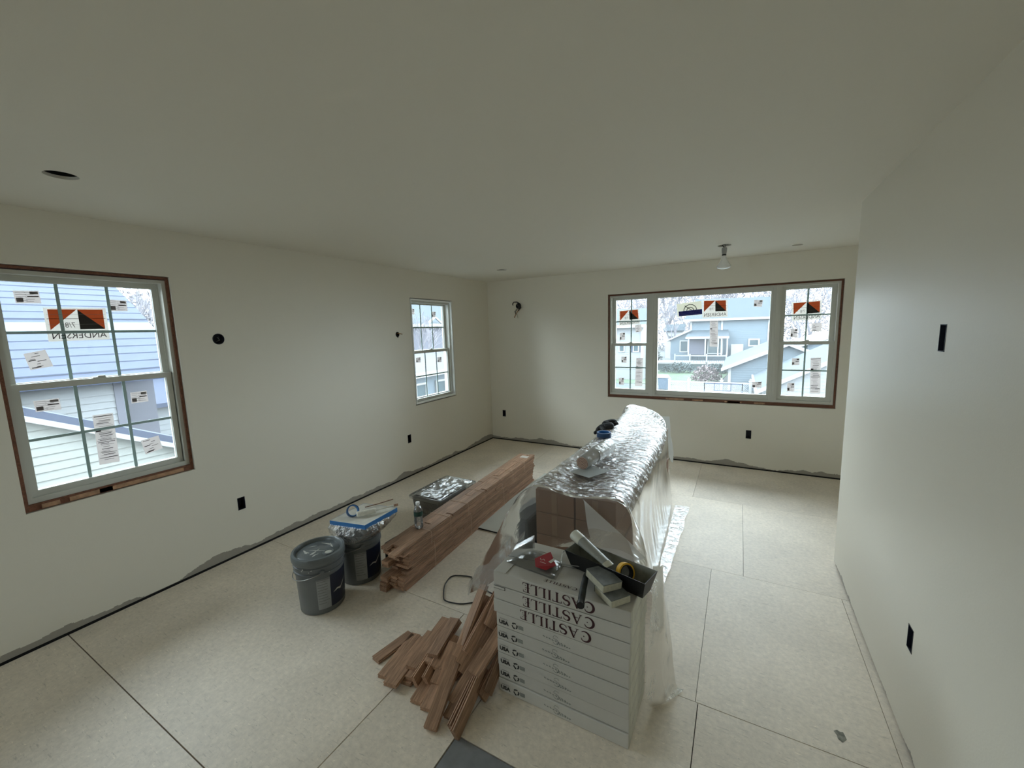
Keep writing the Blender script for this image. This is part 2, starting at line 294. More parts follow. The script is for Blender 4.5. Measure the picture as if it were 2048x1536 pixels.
MB().box((-.42,-.728,.001),(.42,.74,.012)).build('board',m_board,bs); MB().box((-.42,-.7305,.001),(.42,-.728,.0115)).build('cut_edge',m_dark,bs)
# ------------------------------------------------------------ windows
def lines_sticker(b,P,q,w,n,seed,kind):
    rr_=random.Random(seed)
    def B(s,t): # bilinear in quad q TL TR BR BL
        u=(q[0][0]*(1-s)+q[1][0]*s)*(1-t)+(q[3][0]*(1-s)+q[2][0]*s)*t
        z=(q[0][1]*(1-s)+q[1][1]*s)*(1-t)+(q[3][1]*(1-s)+q[2][1]*s)*t
        return P(u,z,w)
    b.poly([B(0,0),B(1,0),B(1,1),B(0,1)],0)
    def B2(s,t,dw=.0012):
        u=(q[0][0]*(1-s)+q[1][0]*s)*(1-t)+(q[3][0]*(1-s)+q[2][0]*s)*t
        z=(q[0][1]*(1-s)+q[1][1]*s)*(1-t)+(q[3][1]*(1-s)+q[2][1]*s)*t
        return P(u,z,w-dw)
    def rect(s0,t0,s1,t1,mi=1): b.poly([B2(s0,t0),B2(s1,t0),B2(s1,t1),B2(s0,t1)],mi)
    if kind=='tall':
        rect(.05,.03,.95,.045); y=.08
        while y<.93:
            h=rr_.choice([.006,.008,.012]); s0=rr_.uniform(.06,.3); s1=rr_.uniform(.6,.94); rect(s0,y,s1,y+h,rr_.choice([1,2,2])); y+=rr_.uniform(.02,.045)
        rect(.05,.30,.3,.34); rect(.05,.52,.95,.527); rect(.5,.86,.95,.872)
    elif kind=='small':
        rect(.62,.08,.95,.28,2); rect(.5,.42,.95,.50); rect(.05,.55,.32,.9,2); 
        for k in range(5): y=.1+.17*k; rect(.06,y,rr_.uniform(.35,.55),y+.03,2); rect(.42,y+.05,rr_.uniform(.7,.93),y+.08,2)
    elif kind=='tilt':
        for k in range(6):
            y=.1+.15*k; a=rr_.uniform(.05,.5); rect(a,y,a+rr_.uniform(.15,.4),y+.035,rr_.choice([1,2]))
        rect(.1,.88,.5,.93); rect(.08,.45,.4,.5)
    elif kind=='yb':
        rect(.06,.6,1,.97,3)
        for k in range(3):
            y=.66+.1*k; rect(.12,y,.92,y+.025,0)
        n_=16
        for rad in (.27,.15):
            for k in range(n_):
                a0=math.pi*k/n_; a1=math.pi*(k+1)/n_; pts=[]
                for (a,rd) in ((a0,rad),(a1,rad),(a1,rad-.03),(a0,rad-.03)): pts.append(B2(.53+rd*math.cos(a),.60-1.7*rd*math.sin(a)))
                b.poly(pts,1)
        b.poly([B2(.30,.22),B2(.33,.2),B2(.6,.58),B2(.57,.6)],1)
    elif kind=='logo':
        def T(pts,mi,dw=.0012): b.poly([B2(s,t,dw) for s,t in pts],mi)
        T([(.06,.05),(.51,.05),(.06,.66)],3); T([(.51,.05),(.94,.05),(.94,.66)],3)
        T([(.52,.06),(.52,.66),(.94,.66)],4,.002)
        rect(.03,.32,.97,.335,1); 
        for y in (.2,.5): b.poly([B2(.03,y,.0025),B2(.97,y,.0025),B2(.97,y+.006,.0025),B2(.03,y+.006,.0025)],2)
        vs,fs=text_mesh('ANDERSEN'); s_=[B2(.95-.88*vx,.93-.19*vy,.002) for vx,vy in vs]; b.add(s_,fs,1)
        vs,fs=text_mesh('7/8'); b.add([B2(.45-.16*vx,.60-.16*vy,.003) for vx,vy in vs],fs,2)
    return b
SM=[s_paper,s_black,s_grey,s_orange,s_dark]
def sticker(win,P,q,w,kind,label,seed=1):
    b=MB(); mats=list(SM)
    if kind=='logo': mats[0]=s_pale
    if kind=='yb': mats=[s_cream,s_dark,s_grey,s_blue,s_dark]
    lines_sticker(b,P,q,w,0,seed,kind); o=b.build('sticker',mats,win); o['label']=label
    return o
def ring(b,P,u0,u1,z0,z1,t,w0,w1,tb=None,tt=None,mi=0):
    tb=tb or t; tt=tt or t
    b.pbox(P,(u0,z0,w0),(u1,z0+tb,w1),mi); b.pbox(P,(u0,z1-tt,w0),(u1,z1,w1),mi)
    b.pbox(P,(u0,z0+tb,w0),(u0+t,z1-tt,w1),mi); b.pbox(P,(u1-t,z0+tb,w0),(u1,z1-tt,w1),mi); return b
def dh_unit(win,P,g0,g1,cols,a0,a1,z0,z1):
    """double-hung unit: frame a0..a1; glass g0..g1"""
    b=MB(); ring(b,P,a0,a1,z0,z1,.022,.03,.145,.03,.022); ring(b,P,a0+.022,a1-.022,z0+.03,z1-.022,.008,.085,.095); b.build('jamb_frame',m_vinyl,win)
    st=min(g0-a0,a1-g1)-.022
    for nm,ga,gb,w0 in (('upper_sash',1.492,2.052,.092),('lower_sash',.882,1.452,.052)):
        e0,e1=g0-st,g1+st; zb=ga-(.034 if nm=='upper_sash' else (ga-z0-.03)); zt=gb+((z1-.022-gb) if nm=='upper_sash' else .036)
        s=MB(); ring(s,P,e0,e1,zb,zt,st,w0,w0+.034,ga-zb,zt-gb); ring(s,P,g0-.006,g1+.006,ga-.006,gb+.006,.006,w0+.010,w0+.014)
        so=s.build(nm,m_vinyl,win)
        MB().pbox(P,(g0-.004,ga-.004,w0+.022),(g1+.004,gb+.004,w0+.025)).build('glass_pane',m_glass,so)
        for k in range(1,cols):
            u=g0+(g1-g0)*k/cols; MB().pbox(P,(u-.008,ga,w0+.018),(u+.008,gb,w0+.021)).build('muntin',m_muntin,so)
        zc=(ga+gb)/2; MB().pbox(P,(g0,zc-.008,w0+.0175),(g1,zc+.008,w0+.0205)).build('muntin',m_muntin,so)
        if nm=='lower_sash':
            um=(g0+g1)/2; lk=MB(); lk.pbox(P,(um-.03,zt,w0+.006),(um+.03,zt+.006,w0+.028)); lk.pbox(P,(um-.008,zt+.006,w0+.0),(um+.026,zt+.014,w0+.016)); lk.build('sash_lock',m_vinyl,so)
def rough(win,P,r,gap,gb,brown=True):
    u0,u1,z0,z1=r; b=MB(); e=.003
    ring(b,P,u0+e,u1-e,z0+e,z1-e,gap-.001,.016,.15,gb-.001)
    o=b.build('rough_framing',m_stud if brown else m_dark,win)
    # splinters and shims of paler wood in the gap
    if brown:
        for k in range(5):
            s=u0+gap+(u1-u0-2*gap)*R.random(); ln=R.uniform(.06,.25); a=min(s+ln,u1-gap); 
            MB().pbox(P,(s,z0+.008,.010),(a,z0+gb-.008,.016)).build('shim',mat('shim_wood',(.42,.25,.15),rough=.8,var=.3,nscale=30),win)
# window 1
w1=empty('window_1',(0,0,0)); tag(w1,'left foreground window with orange and black maker sticker',kind='structure')
rough(w1,PL,W1,.016,.040)
dh_unit(w1,PL,-4.771,-4.108,3,W1[0]+.017,W1[1]-.017,W1[2]+.042,W1[3]-.024)
Wu,Wl=.112,.072
for q,k,l,w_ in [(((-4.717,2.003),(-4.620,2.009),(-4.617,1.938),(-4.714,1.934)),'small','small spec label at the top left of the upper sash',Wu),
 (((-4.325,1.975),(-4.239,1.971),(-4.240,1.903),(-4.325,1.901)),'small','small spec label at the top right of the upper sash',Wu),
 (((-4.616,1.914),(-4.346,1.920),(-4.348,1.723),(-4.616,1.718)),'logo','large orange, white and black triangle sticker with mirrored lettering',Wu),
 (((-4.721,1.654),(-4.635,1.673),(-4.614,1.575),(-4.706,1.560)),'tilt','tilted paper label at the lower left of the upper sash',Wu),
 (((-4.725,1.387),(-4.623,1.389),(-4.621,1.320),(-4.722,1.323)),'small','small spec label at the top left of the lower sash',Wl),
 (((-4.303,1.373),(-4.218,1.374),(-4.216,1.301),(-4.304,1.301)),'small','small spec label at the top right of the lower sash',Wl),
 (((-4.497,1.259),(-4.402,1.258),(-4.406,.938),(-4.502,.943)),'tall','tall energy label in the middle of the lower sash',Wl),
 (((-4.288,1.045),(-4.190,1.058),(-4.177,.963),(-4.273,.946)),'tilt','tilted paper label at the lower right of the lower sash',Wl)]:
    sticker(w1,PL,q,w_,k,l,hash(l)%97 if False else len(l))
# window 2
w2=empty('window_2',(0,0,0)); tag(w2,'narrow-looking double-hung window near the far left corner',kind='structure')
rough(w2,PL,W2,.006,.010,False)
b=MB(); ring(b,PL,W2[0]+.007,W2[1]-.007,W2[2]+.011,W2[3]-.009,.018,-.002,.05,.022); b.build('jamb_extension',m_white,w2)
dh_unit(w2,PL,-1.637,-.985,3,W2[0]+.026,W2[1]-.026,W2[2]+.035,W2[3]-.028)
for q,k,l,w_ in [(((-1.200,1.974),(-1.117,1.976),(-1.123,1.905),(-1.203,1.904)),'small','small spec label at the top right of the upper sash',Wu),
 (((-1.595,2.002),(-1.520,2.000),(-1.522,1.933),(-1.595,1.932)),'small','small spec label at the top left of the upper sash',Wu),
 (((-1.590,1.402),(-1.505,1.405),(-1.504,1.339),(-1.588,1.342)),'small','small spec label at the top left of the lower sash',Wl),
 (((-1.184,1.380),(-1.096,1.378),(-1.096,1.311),(-1.183,1.313)),'small','small spec label at the top right of the lower sash',Wl)]:
    sticker(w2,PL,q,w_,k,l,len(l))
# window 3: double-hung, picture, double-hung
w3=empty('window_3',(0,0,0)); tag(w3,'wide triple window in the far wall',kind='structure')
rough(w3,PB,W3,.018,.034)
dh_unit(w3,PB,1.949,2.346,2,1.884,2.412,.803,2.107)
dh_unit(w3,PB,3.830,4.232,2,3.764,4.298,.803,2.107)
b=MB(); b.pbox(PB,(2.412,.803,.024),(2.440,2.107,.15)); b.pbox(PB,(3.736,.803,.024),(3.764,2.107,.15)); b.build('mullion',m_vinyl,w3)
b=MB(); ring(b,PB,2.440,3.736,.803,2.107,.026,.03,.145); ring(b,PB,2.466,3.710,.829,2.081,.022,.05,.10,.05,.032); b.build('picture_frame',m_vinyl,w3)
MB().pbox(PB,(2.482,.87,.072),(3.694,2.055,.076)).build('glass_pane',m_glass,w3)
b=MB(); ring(b,PB,2.482,3.694,.874,2.053,.007,.052,.071); b.build('glazing_bead',m_white,w3)
for q,k,l,w_ in [(((1.979,1.919),(2.242,1.930),(2.260,1.735),(1.985,1.715)),'logo','orange and black triangle sticker on the left sash',Wu),
 (((2.191,1.720),(2.271,1.733),(2.288,1.640),(2.205,1.625)),'tilt','tilted paper label on the left sash',Wu-.003),
 (((1.997,1.625),(2.064,1.629),(2.065,1.528),(1.994,1.524)),'small','small upright spec label on the left upper sash',Wu),
 (((2.028,1.309),(2.099,1.311),(2.099,1.226),(2.028,1.229)),'small','small spec label in the middle of the left lower sash',Wl),
 (((1.995,1.023),(2.063,1.028),(2.064,.930),(1.999,.931)),'small','small spec label low on the left lower sash',Wl),
 (((2.222,1.293),(2.311,1.295),(2.304,.923),(2.209,.919)),'tall','tall energy label on the left lower sash',Wl),
 (((2.705,1.962),(2.984,1.985),(2.996,1.822),(2.719,1.804)),'yb','cream and blue sticker with an arc on the big pane',.069),
 (((2.995,1.992),(3.258,1.983),(3.268,1.784),(2.998,1.780)),'logo','orange and black triangle sticker on the big pane',.068),
 (((3.081,1.748),(3.169,1.745),(3.175,1.433),(3.086,1.437)),'tall','tall energy label on the big pane',.069),
 (((3.528,1.962),(3.614,1.956),(3.605,1.880),(3.525,1.887)),'small','small spec label at the top right of the big pane',.069),
 (((3.544,1.023),(3.642,1.030),(3.641,.959),(3.547,.955)),'small','small spec label at the bottom right of the big pane',.069),
 (((3.886,1.914),(4.155,1.925),(4.161,1.724),(3.898,1.710)),'logo','orange and black triangle sticker on the right sash',Wu),
 (((3.888,1.627),(3.956,1.625),(3.957,1.524),(3.893,1.532)),'small','small upright spec label on the right upper sash',Wu),
 (((4.078,1.682),(4.168,1.683),(4.168,1.588),(4.079,1.590)),'tilt','square paper label on the right upper sash',Wu),
 (((3.916,1.301),(3.985,1.304),(3.987,1.225),(3.917,1.221)),'small','small spec label in the middle of the right lower sash',Wl),
 (((4.083,1.307),(4.176,1.313),(4.190,.915),(4.097,.911)),'tall','tall energy label on the right lower sash',Wl),
 (((3.886,1.023),(3.953,1.028),(3.955,.925),(3.887,.926)),'small','small spec label low on the right lower sash',Wl)]:
    sticker(w3,PB,q,w_,k,l,len(l))
# unseen rear window, added for fill light
w4=empty('added_fill_window',(0,0,0)); tag(w4,'unseen window added for fill light behind the camera',kind='structure')
b=MB(); ring(b,PS,.555,1.345,1.005,1.995,.05,.02,.12); b.pbox(PS,(.605,1.48,.02),(1.295,1.52,.12)); b.build('frame',m_vinyl,w4)
MB().pbox(PS,(.60,1.05,.07),(1.30,1.95,.074)).build('glass_pane',m_glass,w4)
# ------------------------------------------------------------ electrical boxes
def gangbox(P,u,z,label,wires=True):
    e=empty('outlet_box',P(u,z,0)); o0=Vector(P(u,z,0)); tag(e,label,'outlet box')
    Q=lambda a,b_,c: tuple(Vector(P(u+a,z+b_,c))-o0)
    b=MB(); hw,hh=GW/2-.0006,GH/2-.0006
    b.pbox(Q,(-hw,-hh,.055),(hw,hh,.058)); b.pbox(Q,(-hw,-hh,-.001),(-hw+.003,hh,.055)); b.pbox(Q,(hw-.003,-hh,-.001),(hw,hh,.055)); b.pbox(Q,(-hw,hh-.003,-.001),(hw,hh,.055)); b.pbox(Q,(-hw,-hh,-.001),(hw,-hh+.003,.055))
    b.build('box',m_navy,e)
    MB().tube([Q(-.008,.035,.05),Q(-.004,.01,.02),Q(.006,-.01,.025),Q(.004,-.035,.045)],.003,6).build('wire',m_black,e)
    return e
gangbox(PL,-3.759,.407,'dark outlet box low on the left wall between window and paint buckets')
gangbox(PL,-1.861,.455,'dark outlet box low on the left wall, left of the small far window')
gangbox(PB,.226,.420,'dark outlet box low on the far wall near the left corner')
gangbox(PB,3.532,.411,'dark outlet box on the far wall below the triple window')
gangbox(PR,-3.332,1.628,'dark switch box at shoulder height on the right wall')
gangbox(PR,-3.332,.431,'dark outlet box low on the right wall')
def roundbox(P,u,z,r,label,mw=None):
    e=empty('round_box',P(u,z,0)); o0=Vector(P(u,z,0)); tag(e,label,'wall box'); Q=lambda a,b_,c: Vector(P(u+a,z+b_,c))-o0
    b=MB(); n=20
    pr=[(r-.0006,-.001),(r-.0006,.05),(.0005,.05),(.0005,.047),(r-.004,.047),(r-.004,-.001)]
    vs=[Q(p*math.cos(2*math.pi*k/n),p*math.sin(2*math.pi*k/n),c) for p,c in pr for k in range(n)]
    fs=[(i*n+k,i*n+(k+1)%n,((i+1)%6)*n+(k+1)%n,((i+1)%6)*n+k) for i in range(6) for k in range(n)]
    b.add(vs,fs); b.build('box',m_navy,e,smooth='auto'); return e,Q
e,Q=roundbox(PL,-3.778,1.704,.041,'round dark wall box beside the left foreground window')
MB().tube([Q(-.02,.02,.04),Q(0,.01,.01),Q(.012,-.008,.012),Q(-.004,-.02,.03)],.0035,6).build('wire',m_metal,e)
e,Q=roundbox(PL,-1.944,1.695,.03,'small wall box with a wire stub left of the small far window')
MB().tube([Q(.0,.0,.04),Q(.01,.012,.0),Q(.03,.006,-.02),Q(.045,.0,-.03)],.005,6).build('wire',m_wire,e)
MB().tube([Q(-.01,-.01,.04),Q(-.012,-.02,-.006),Q(-.004,-.035,-.012)],.006,6).build('wire',m_black,e)
e,Q=roundbox(PB,.531,2.055,.045,'wall box with drooping cables high on the far wall')
MB().tube([Q(.02,.0,.04),Q(.03,.03,-.02),Q(.0,.055,-.05),Q(-.05,.055,-.05),Q(-.075,.03,-.045),Q(-.07,.01,-.04)],.008,8).build('cable',m_black,e,smooth=True)
b=MB(); b.tube([Q(.0,.02,.04),Q(.02,.015,-.03),Q(.045,-.03,-.045),Q(.02,-.07,-.04)],[.02,.028,.024,.012],8).build('cable_bundle',m_black,e,smooth=True)
MB().tube([Q(.03,-.03,.03),Q(.02,-.06,-.04),Q(-.02,-.12,-.05),Q(-.05,-.17,-.05)],.006,6).build('wire',m_wire,e)
MB().tube([Q(.0,-.02,.03),Q(-.03,-.06,-.045),Q(.0,-.13,-.05),Q(.012,-.18,-.045)],.005,6).build('wire',m_wirew,e)
MB().tube([Q(-.02,-.02,.03),Q(-.04,-.08,-.04),Q(-.02,-.12,-.05),Q(-.045,-.16,-.05)],.007,6).build('wire',m_black,e)
# hanging bulb
e=empty('hanging_bulb',(3.242,-.890,2.44)); tag(e,'bare unlit reflector bulb hanging from the ceiling before the triple window','light bulb')
MB().tube([(.03,.02,.05),(.01,.01,.0),(-.005,0,-.03)],.004,6).build('lead_wire',m_sock,e)
MB().tube([(-.03,.0,.05),(-.015,.0,.0),(.004,.004,-.03)],.004,6).build('lead_wire',m_black,e)
MB().lathe([(.0005,-.02),(.022,-.02),(.024,-.03),(.021,-.065),(.018,-.075),(.018,-.084)],(0,0,0),20).build('socket',m_sock,e,smooth='auto')
MB().lathe([(.0185,-.080),(.019,-.095)],(0,0,0),20).build('socket_ring',m_black,e,smooth='auto')
MB().lathe([(.017,-.09),(.019,-.11),(.028,-.135),(.046,-.165),(.060,-.185),(.062,-.195),(.055,-.208),(.03,-.217),(.0005,-.22)],(0,0,0),28).build('bulb',m_bulb,e,smooth=True)
# ------------------------------------------------------------ oak plank bundles
def plank_mesh(L,W=.0572,T=.019,name='plank',mt=None):
    t=.005; pr=[(-W/2,0),(W/2,0),(W/2,.006),(W/2-t,.006),(W/2-t,.012),(W/2,.012),(W/2,T),(-W/2,T),(-W/2,.012),(-W/2-t,.0115),(-W/2-t,.0065),(-W/2,.006)]
    n=len(pr); vs=[(-L/2,a,b) for a,b in pr]+[(L/2,a,b) for a,b in pr]
    fs=[(k,(k+1)%n,n+(k+1)%n,n+k) for k in range(n)]
    # caps split in quads so no concave n-gon
    cap=[(0,1,2,11),(11,2,3,10),(10,3,4,9),(9,4,5,8),(8,5,6,7)]
    fs+=[tuple(q) for q in cap]+[tuple(n+i for i in q[::-1]) for q in cap]
    b=MB(); b.add(vs,fs); me=bpy.data.meshes.new(name); me.from_pydata(b.v,[],b.f); me.materials.append(mt or m_oak); me.update(); return me
def add_plank(par,x,y,z,L,rz=0,name='plank'):
    o=bpy.data.objects.new(name,plank_mesh(L)); C.objects.link(o); o.parent=par; o.location=(x,y,z); o.rotation_euler=(0,0,rz+R.choice([0,0])); return o
ang=math.atan2(-1.37+3.60,1.41-1.53)  # direction of stack
base=Vector((1.53,-3.60)); d2=Vector((math.cos(ang),math.sin(ang))); n2=Vector((-d2.y,d2.x)) # n2 points left (to -x)
bundles=[(0,5,-.00,2.20,'bottom bundle of oak strip flooring in the tied stack on the floor'),(5,5,.09,2.23,'middle bundle of oak strip flooring in the tied stack on the floor'),(10,5,.05,2.24,'top bundle of oak strip flooring, tied with pale string')]
for bi,(l0,nl,s0,s1,lab) in enumerate(bundles):
    e=empty('flooring_bundle',(base.x,base.y,l0*.0193),ang); tag(e,lab,'flooring bundle','tied oak flooring bundles')
    for l in range(nl):
        for c in range(3):
            a=s0+R.uniform(-.03,.05)+(.06 if (bi==2 and c==1 and l==4) else 0)+(.09 if bi==1 and l==nl-1 else 0); endp=s1+R.uniform(-.03,.03)
            if bi==2 and l==4: a=[-.035,.075,.02][c]-.0
            if bi==1 and l>2: a=s0+[.0,.02,-.08][c]
            cuts=sorted([a+(endp-a)*R.uniform(.2,.8) for _ in range(R.choice([0,1,1]) )])
            if bi==2 and l==4: cuts=[[.62,1.15],[.42,.98,1.5],[1.30]][c]
            xs=[a]+cuts+[endp]
            for p,q in zip(xs[:-1],xs[1:]):
                gp=.004+R.uniform(0,.012)
                add_plank(e,(p+q-gp)/2,.029+.0575*c+R.uniform(-.003,.003)+(.004*bi if l else 0),l*.0193,q-p-gp,R.uniform(-.002,.002))
    for sx in ([.32,.56,.82,1.09,1.42,1.66,1.95] if bi==2 else [.35,.85,1.45]):
        h=nl*.0193+.001; b=MB(); b.tube([(sx,-.0095,-.0 if l0 else .002),(sx+.004,-.0095,h/2),(sx+.002,-.0085,h+.001),(sx+.012,.085,h+.002),(sx+.006,.184,h+.001),(sx,.186,h/2),(sx,.184,.0)],.0016,5).build('string',m_string,e)
    if bi==0:
        MB().box((.10,.03,.0975),(.145,.085,.0985)).build('paper_tag',mat('paper_tag',(.5,.42,.36),rough=.8),e)
    if bi==2:
        MB().box((2.10,.03,.0968),(2.17,.12,.098)).build('paper_tag',mat('paper_tag2',(.62,.56,.5),rough=.8),e)
# ------------------------------------------------------------ oak offcut pile
def rz_plank(p,q,roll,W=.0572,name='oak_offcut',label=None,group=None,mt=None,dz=0):
    p=Vector(p); q=Vector(q); L=(q-p).length; d=(q-p).normalized(); up=Vector((0,0,1)); y=up.cross(d).normalized(); z=d.cross(y)
    Mr=Matrix((d,y,z)).transposed()@Matrix.Rotation(roll,3,'X'); me=plank_mesh(L,W)
    o=bpy.data.objects.new(name,me); C.objects.link(o); T=Mr.to_4x4(); T.translation=(p+q)/2; o.matrix_world=T; tag(o,label,'wood offcut',group); return o
G='oak flooring offcuts piled beside the white cartons'
sp=[((1.800,-4.075,.001),(1.838,-3.848,.001),0,'loose oak offcut lying apart at the far left of the pile'),
((1.915,-4.135,.001),(1.868,-3.840,.001),0,'pale oak offcut on the floor second from the left of the pile'),
((1.975,-4.155,.001),(1.928,-3.84,.001),0,'oak offcut on the floor third from the left of the pile'),
((2.005,-4.165,.0205),(1.955,-3.805,.0205),.0,'oak offcut lying on top of the leftmost flat boards'),
((2.045,-4.11,.001),(1.995,-3.72,.001),0,'low oak offcut under the narrow edge-up strips'),
((2.062,-4.095,.0205),(1.995,-3.705,.0205),.04,'oak offcut in the upper layer left of the pile centre'),
((2.035,-4.06,.04),(1.975,-3.70,.04),.05,'dark-edged oak strip beside the pale splintered one'),
((2.105,-3.975,.070),(2.05,-3.715,.075),-.05,'pale splintered oak strip on top of the left half'),
((2.10,-4.0,.046),(2.05,-3.70,.052),-.03,'oak strip directly under the pale splintered one'),
((2.158,-4.165,.001),(2.10,-3.85,.004),.12,'thin oak offcut with a split pale end at the front of the pile'),
((2.150,-4.01,.045),(2.105,-3.80,.055),.25,'short pale oak strip next to the long leaning board'),
((2.19,-4.06,.02),(2.155,-3.86,.075),.15,'short oak strip wedged under the long leaning board'),
((2.225,-4.17,.001),(2.175,-3.93,.03),.0,'dark short offcut under the long leaning board'),
((2.302,-4.232,.003),(2.235,-3.93,.115),.12,'long grained oak board leaning at the front of the pile'),
((2.245,-3.955,.105),(2.245,-3.66,.245),.22,'wide oak board leaning in the middle of the pile'),
((2.24,-3.90,.13),(2.235,-3.665,.315),-.45,'tall oak board standing at the back of the pile'),
((2.275,-3.97,.095),(2.30,-3.70,.25),.5,'narrow dark oak strip right of the tall leaning board'),
((2.30,-3.99,.07),(2.33,-3.70,.22),.6,'second narrow oak strip right of the tall leaning board'),
((2.325,-4.10,.02),(2.36,-3.88,.13),.35,'oak board tilted against the right side of the pile, lower'),
((2.365,-3.985,.09),(2.41,-3.77,.21),.35,'oak board tilted against the white cartons, upper'),
((2.345,-4.155,.001),(2.34,-4.00,.05),.0,'short oak offcut with a square front end near the floor'),
((2.412,-4.215,.02),(2.375,-3.92,.085),1.25,'long oak strip standing on its edge at the front right'),
((2.385,-4.20,.018),(2.35,-3.90,.075),1.2,'second oak strip on its edge behind the front right one'),
((2.42,-4.02,.03),(2.42,-3.86,.08),1.15,'small offcut on edge at the right front foot of the pile'),
((2.432,-3.99,.035),(2.43,-3.76,.16),1.25,'broad oak board on edge resting against the white cartons'),
((2.33,-3.80,.20),(2.34,-3.62,.33),.9,'dark oak board standing upright behind the leaning boards'),
((2.395,-3.80,.12),(2.395,-3.63,.27),1.1,'reddish oak board upright beside the white cartons'),
((2.18,-3.86,.035),(2.22,-3.66,.05),0,'low oak offcut at the back of the pile'),
((2.27,-3.90,.03),(2.30,-3.66,.04),0,'low oak offcut at the back right of the pile'),
((2.30,-3.92,.001),(2.31,-3.65,.001),0,'oak offcut on the floor under the back of the pile'),
((2.22,-3.98,.001),(2.20,-3.70,.001),0,'oak offcut on the floor under the middle of the pile'),
((2.135,-4.075,.03),(2.075,-3.80,.055),1.1,'thin oak strip standing on edge left of the leaning board'),
((2.085,-4.10,.025),(2.03,-3.78,.045),1.2,'thin dark oak strip on edge in the left half of the pile'),
((2.255,-4.10,.03),(2.225,-3.88,.10),1.0,'splintered oak strip on edge right behind the long leaning board'),
((2.285,-3.93,.13),(2.305,-3.66,.285),1.05,'thin oak edge beside the tall leaning board')]
for p,q,rl,lab in sp: rz_plank(p,q,rl,label=lab,group=G)
# ------------------------------------------------------------ paint buckets
def bucket(name,loc,rot,label,swath):
    e=empty(name,loc,rot); tag(e,label,'bucket')
    out=[(.0005,0),(.126,0),(.131,.006),(.141,.25),(.143,.262),(.149,.263),(.149,.275),(.1435,.277),(.1445,.30),(.150,.301),(.150,.311),(.1455,.313),(.1465,.352),(.1425,.352),(.127,.01),(.0005,.01)]
    MB().lathe(out,(0,0,0),48).build('body',m_bucket,e,smooth='auto')
    # labels wrap the side
    def wrap(a0,a1,z0,z1,m,nm,off):
        b=MB(); n=14; vs=[]
        for i in range(n+1):
            a=a0+(a1-a0)*i/n
            for z in (z0,z1):
                r=.131+(.01)*(z-.006)/.244+off; vs.append((r*math.cos(a),r*math.sin(a),z))
        b.add(vs,[(2*i,2*i+2,2*i+3,2*i+1) for i in range(n)]); return b.build(nm,m,e,smooth=True)
    w_=wrap(-.36,.20,.035,.235,m_blabel,'white_label',.0012); w_['label']='pale printed instruction label'
    wrap(.20,2.6,.035,.245,m_bnavy,'navy_label',.0012)['label']='dark navy label panel'
    b=MB(); 
    for k in range(9):
        z=.215-.018*k; a1=-.32+R.uniform(.3,.46)
        vs=[]; n=6
        for i in range(n+1):
            a=-.32+(a1+.32)*i/n
            for zz in (z,z+.004): r=.131+.01*(zz-.006)/.244+.002; vs.append((r*math.cos(a),r*math.sin(a),zz))
        b.add(vs,[(2*i,2*i+2,2*i+3,2*i+1) for i in range(n)])
    vs=[];n=6
    for i in range(n+1):
        a=-.35+.53*i/n
        for zz in (.226,.232): r=.131+.01*(zz-.006)/.244+.002; vs.append((r*math.cos(a),r*math.sin(a),zz))
    b.add(vs,[(2*i,2*i+2,2*i+3,2*i+1) for i in range(n)])
    b.build('label_print',m_print,e)
    b=MB(); a=.75; vs=[]  # pale brush stroke on navy panel
    pts=[(.30,.12),(.55,.128),(.7,.118),(.95,.15),(1.1,.175),(.93,.158),(.72,.132),(.5,.138)]
    for (t,z) in pts: r=.131+.01*(z-.006)/.244+.0022; vs.append((r*math.cos(t),r*math.sin(t),z))
    b.add(vs,[(0,1,6,7),(1,2,6),(2,3,5,6),(3,4,5)]); b.build('brush_stroke',m_splash,e)
    return e
e=bucket('paint_bucket',(1.118,-3.885,0),math.radians(-25),'closed grey paint bucket in front, splashed lid on top',0)
lid=MB().lathe([(.0005,.358),(.118,.358),(.124,.353),(.131,.354),(.134,.368),(.140,.374),(.153,.372),(.157,.362),(.157,.335),(.153,.326),(.1495,.326),(.1485,.345)],(0,0,0),56).build('lid',m_lid,e,smooth='auto')
MB().lathe([(.022,.3585),(.022,.364),(.031,.364),(.034,.3585)],(.07,.045,0),24).build('spout_ring',m_lid,lid,smooth='auto')
MB().lathe([(.0005,.363),(.021,.362),(.0225,.3585)],(.07,.045,0),24).build('spout_cap',m_splash,lid,smooth='auto')
def blob(b,cx,cy,z,pts,sx,sy,rot):
    vs=[]
    for k in range(14):
        t=2*math.pi*k/14; rr2=1+.35*math.sin(3*t+cx*50)+.2*R.uniform(-1,1); x=sx*math.cos(t)*rr2; y=sy*math.sin(t)*rr2
        vs.append((cx+x*math.cos(rot)-y*math.sin(rot),cy+x*math.sin(rot)+y*math.cos(rot),z))
    b.add(vs+[(cx,cy,z+.001)],[(k,(k+1)%14,14) for k in range(14)])
b=MB(); 
for q in [(-.05,.06,.035,.006,.6),(.02,-.03,.035,.007,2.2),(.01,.0,.055,.004,.9),(-.02,-.07,.03,.008,.3),(.055,-.03,.02,.006,2.0),(-.07,-.02,.02,.004,1.3),(-.01,.08,.03,.004,0)]:
    blob(b,q[0],q[1],.3586,0,q[2],q[3],q[4])
b.build('paint_drips',m_splash,lid)
b=MB()
for k in range(16):
    t=R.uniform(-2.4,.9); z=R.uniform(.27,.36); r=.1545 if z>.325 else .151; r+=.0005; dx=R.uniform(.02,.07)
    b.add([(r*math.cos(t),r*math.sin(t),z),(r*math.cos(t+dx),r*math.sin(t+dx),z+R.uniform(-.002,.006)),(r*math.cos(t+dx),r*math.sin(t+dx),z+.008),(r*math.cos(t),r*math.sin(t),z+.005)],[(0,1,2,3)])
b.build('side_drips',m_splash,e)
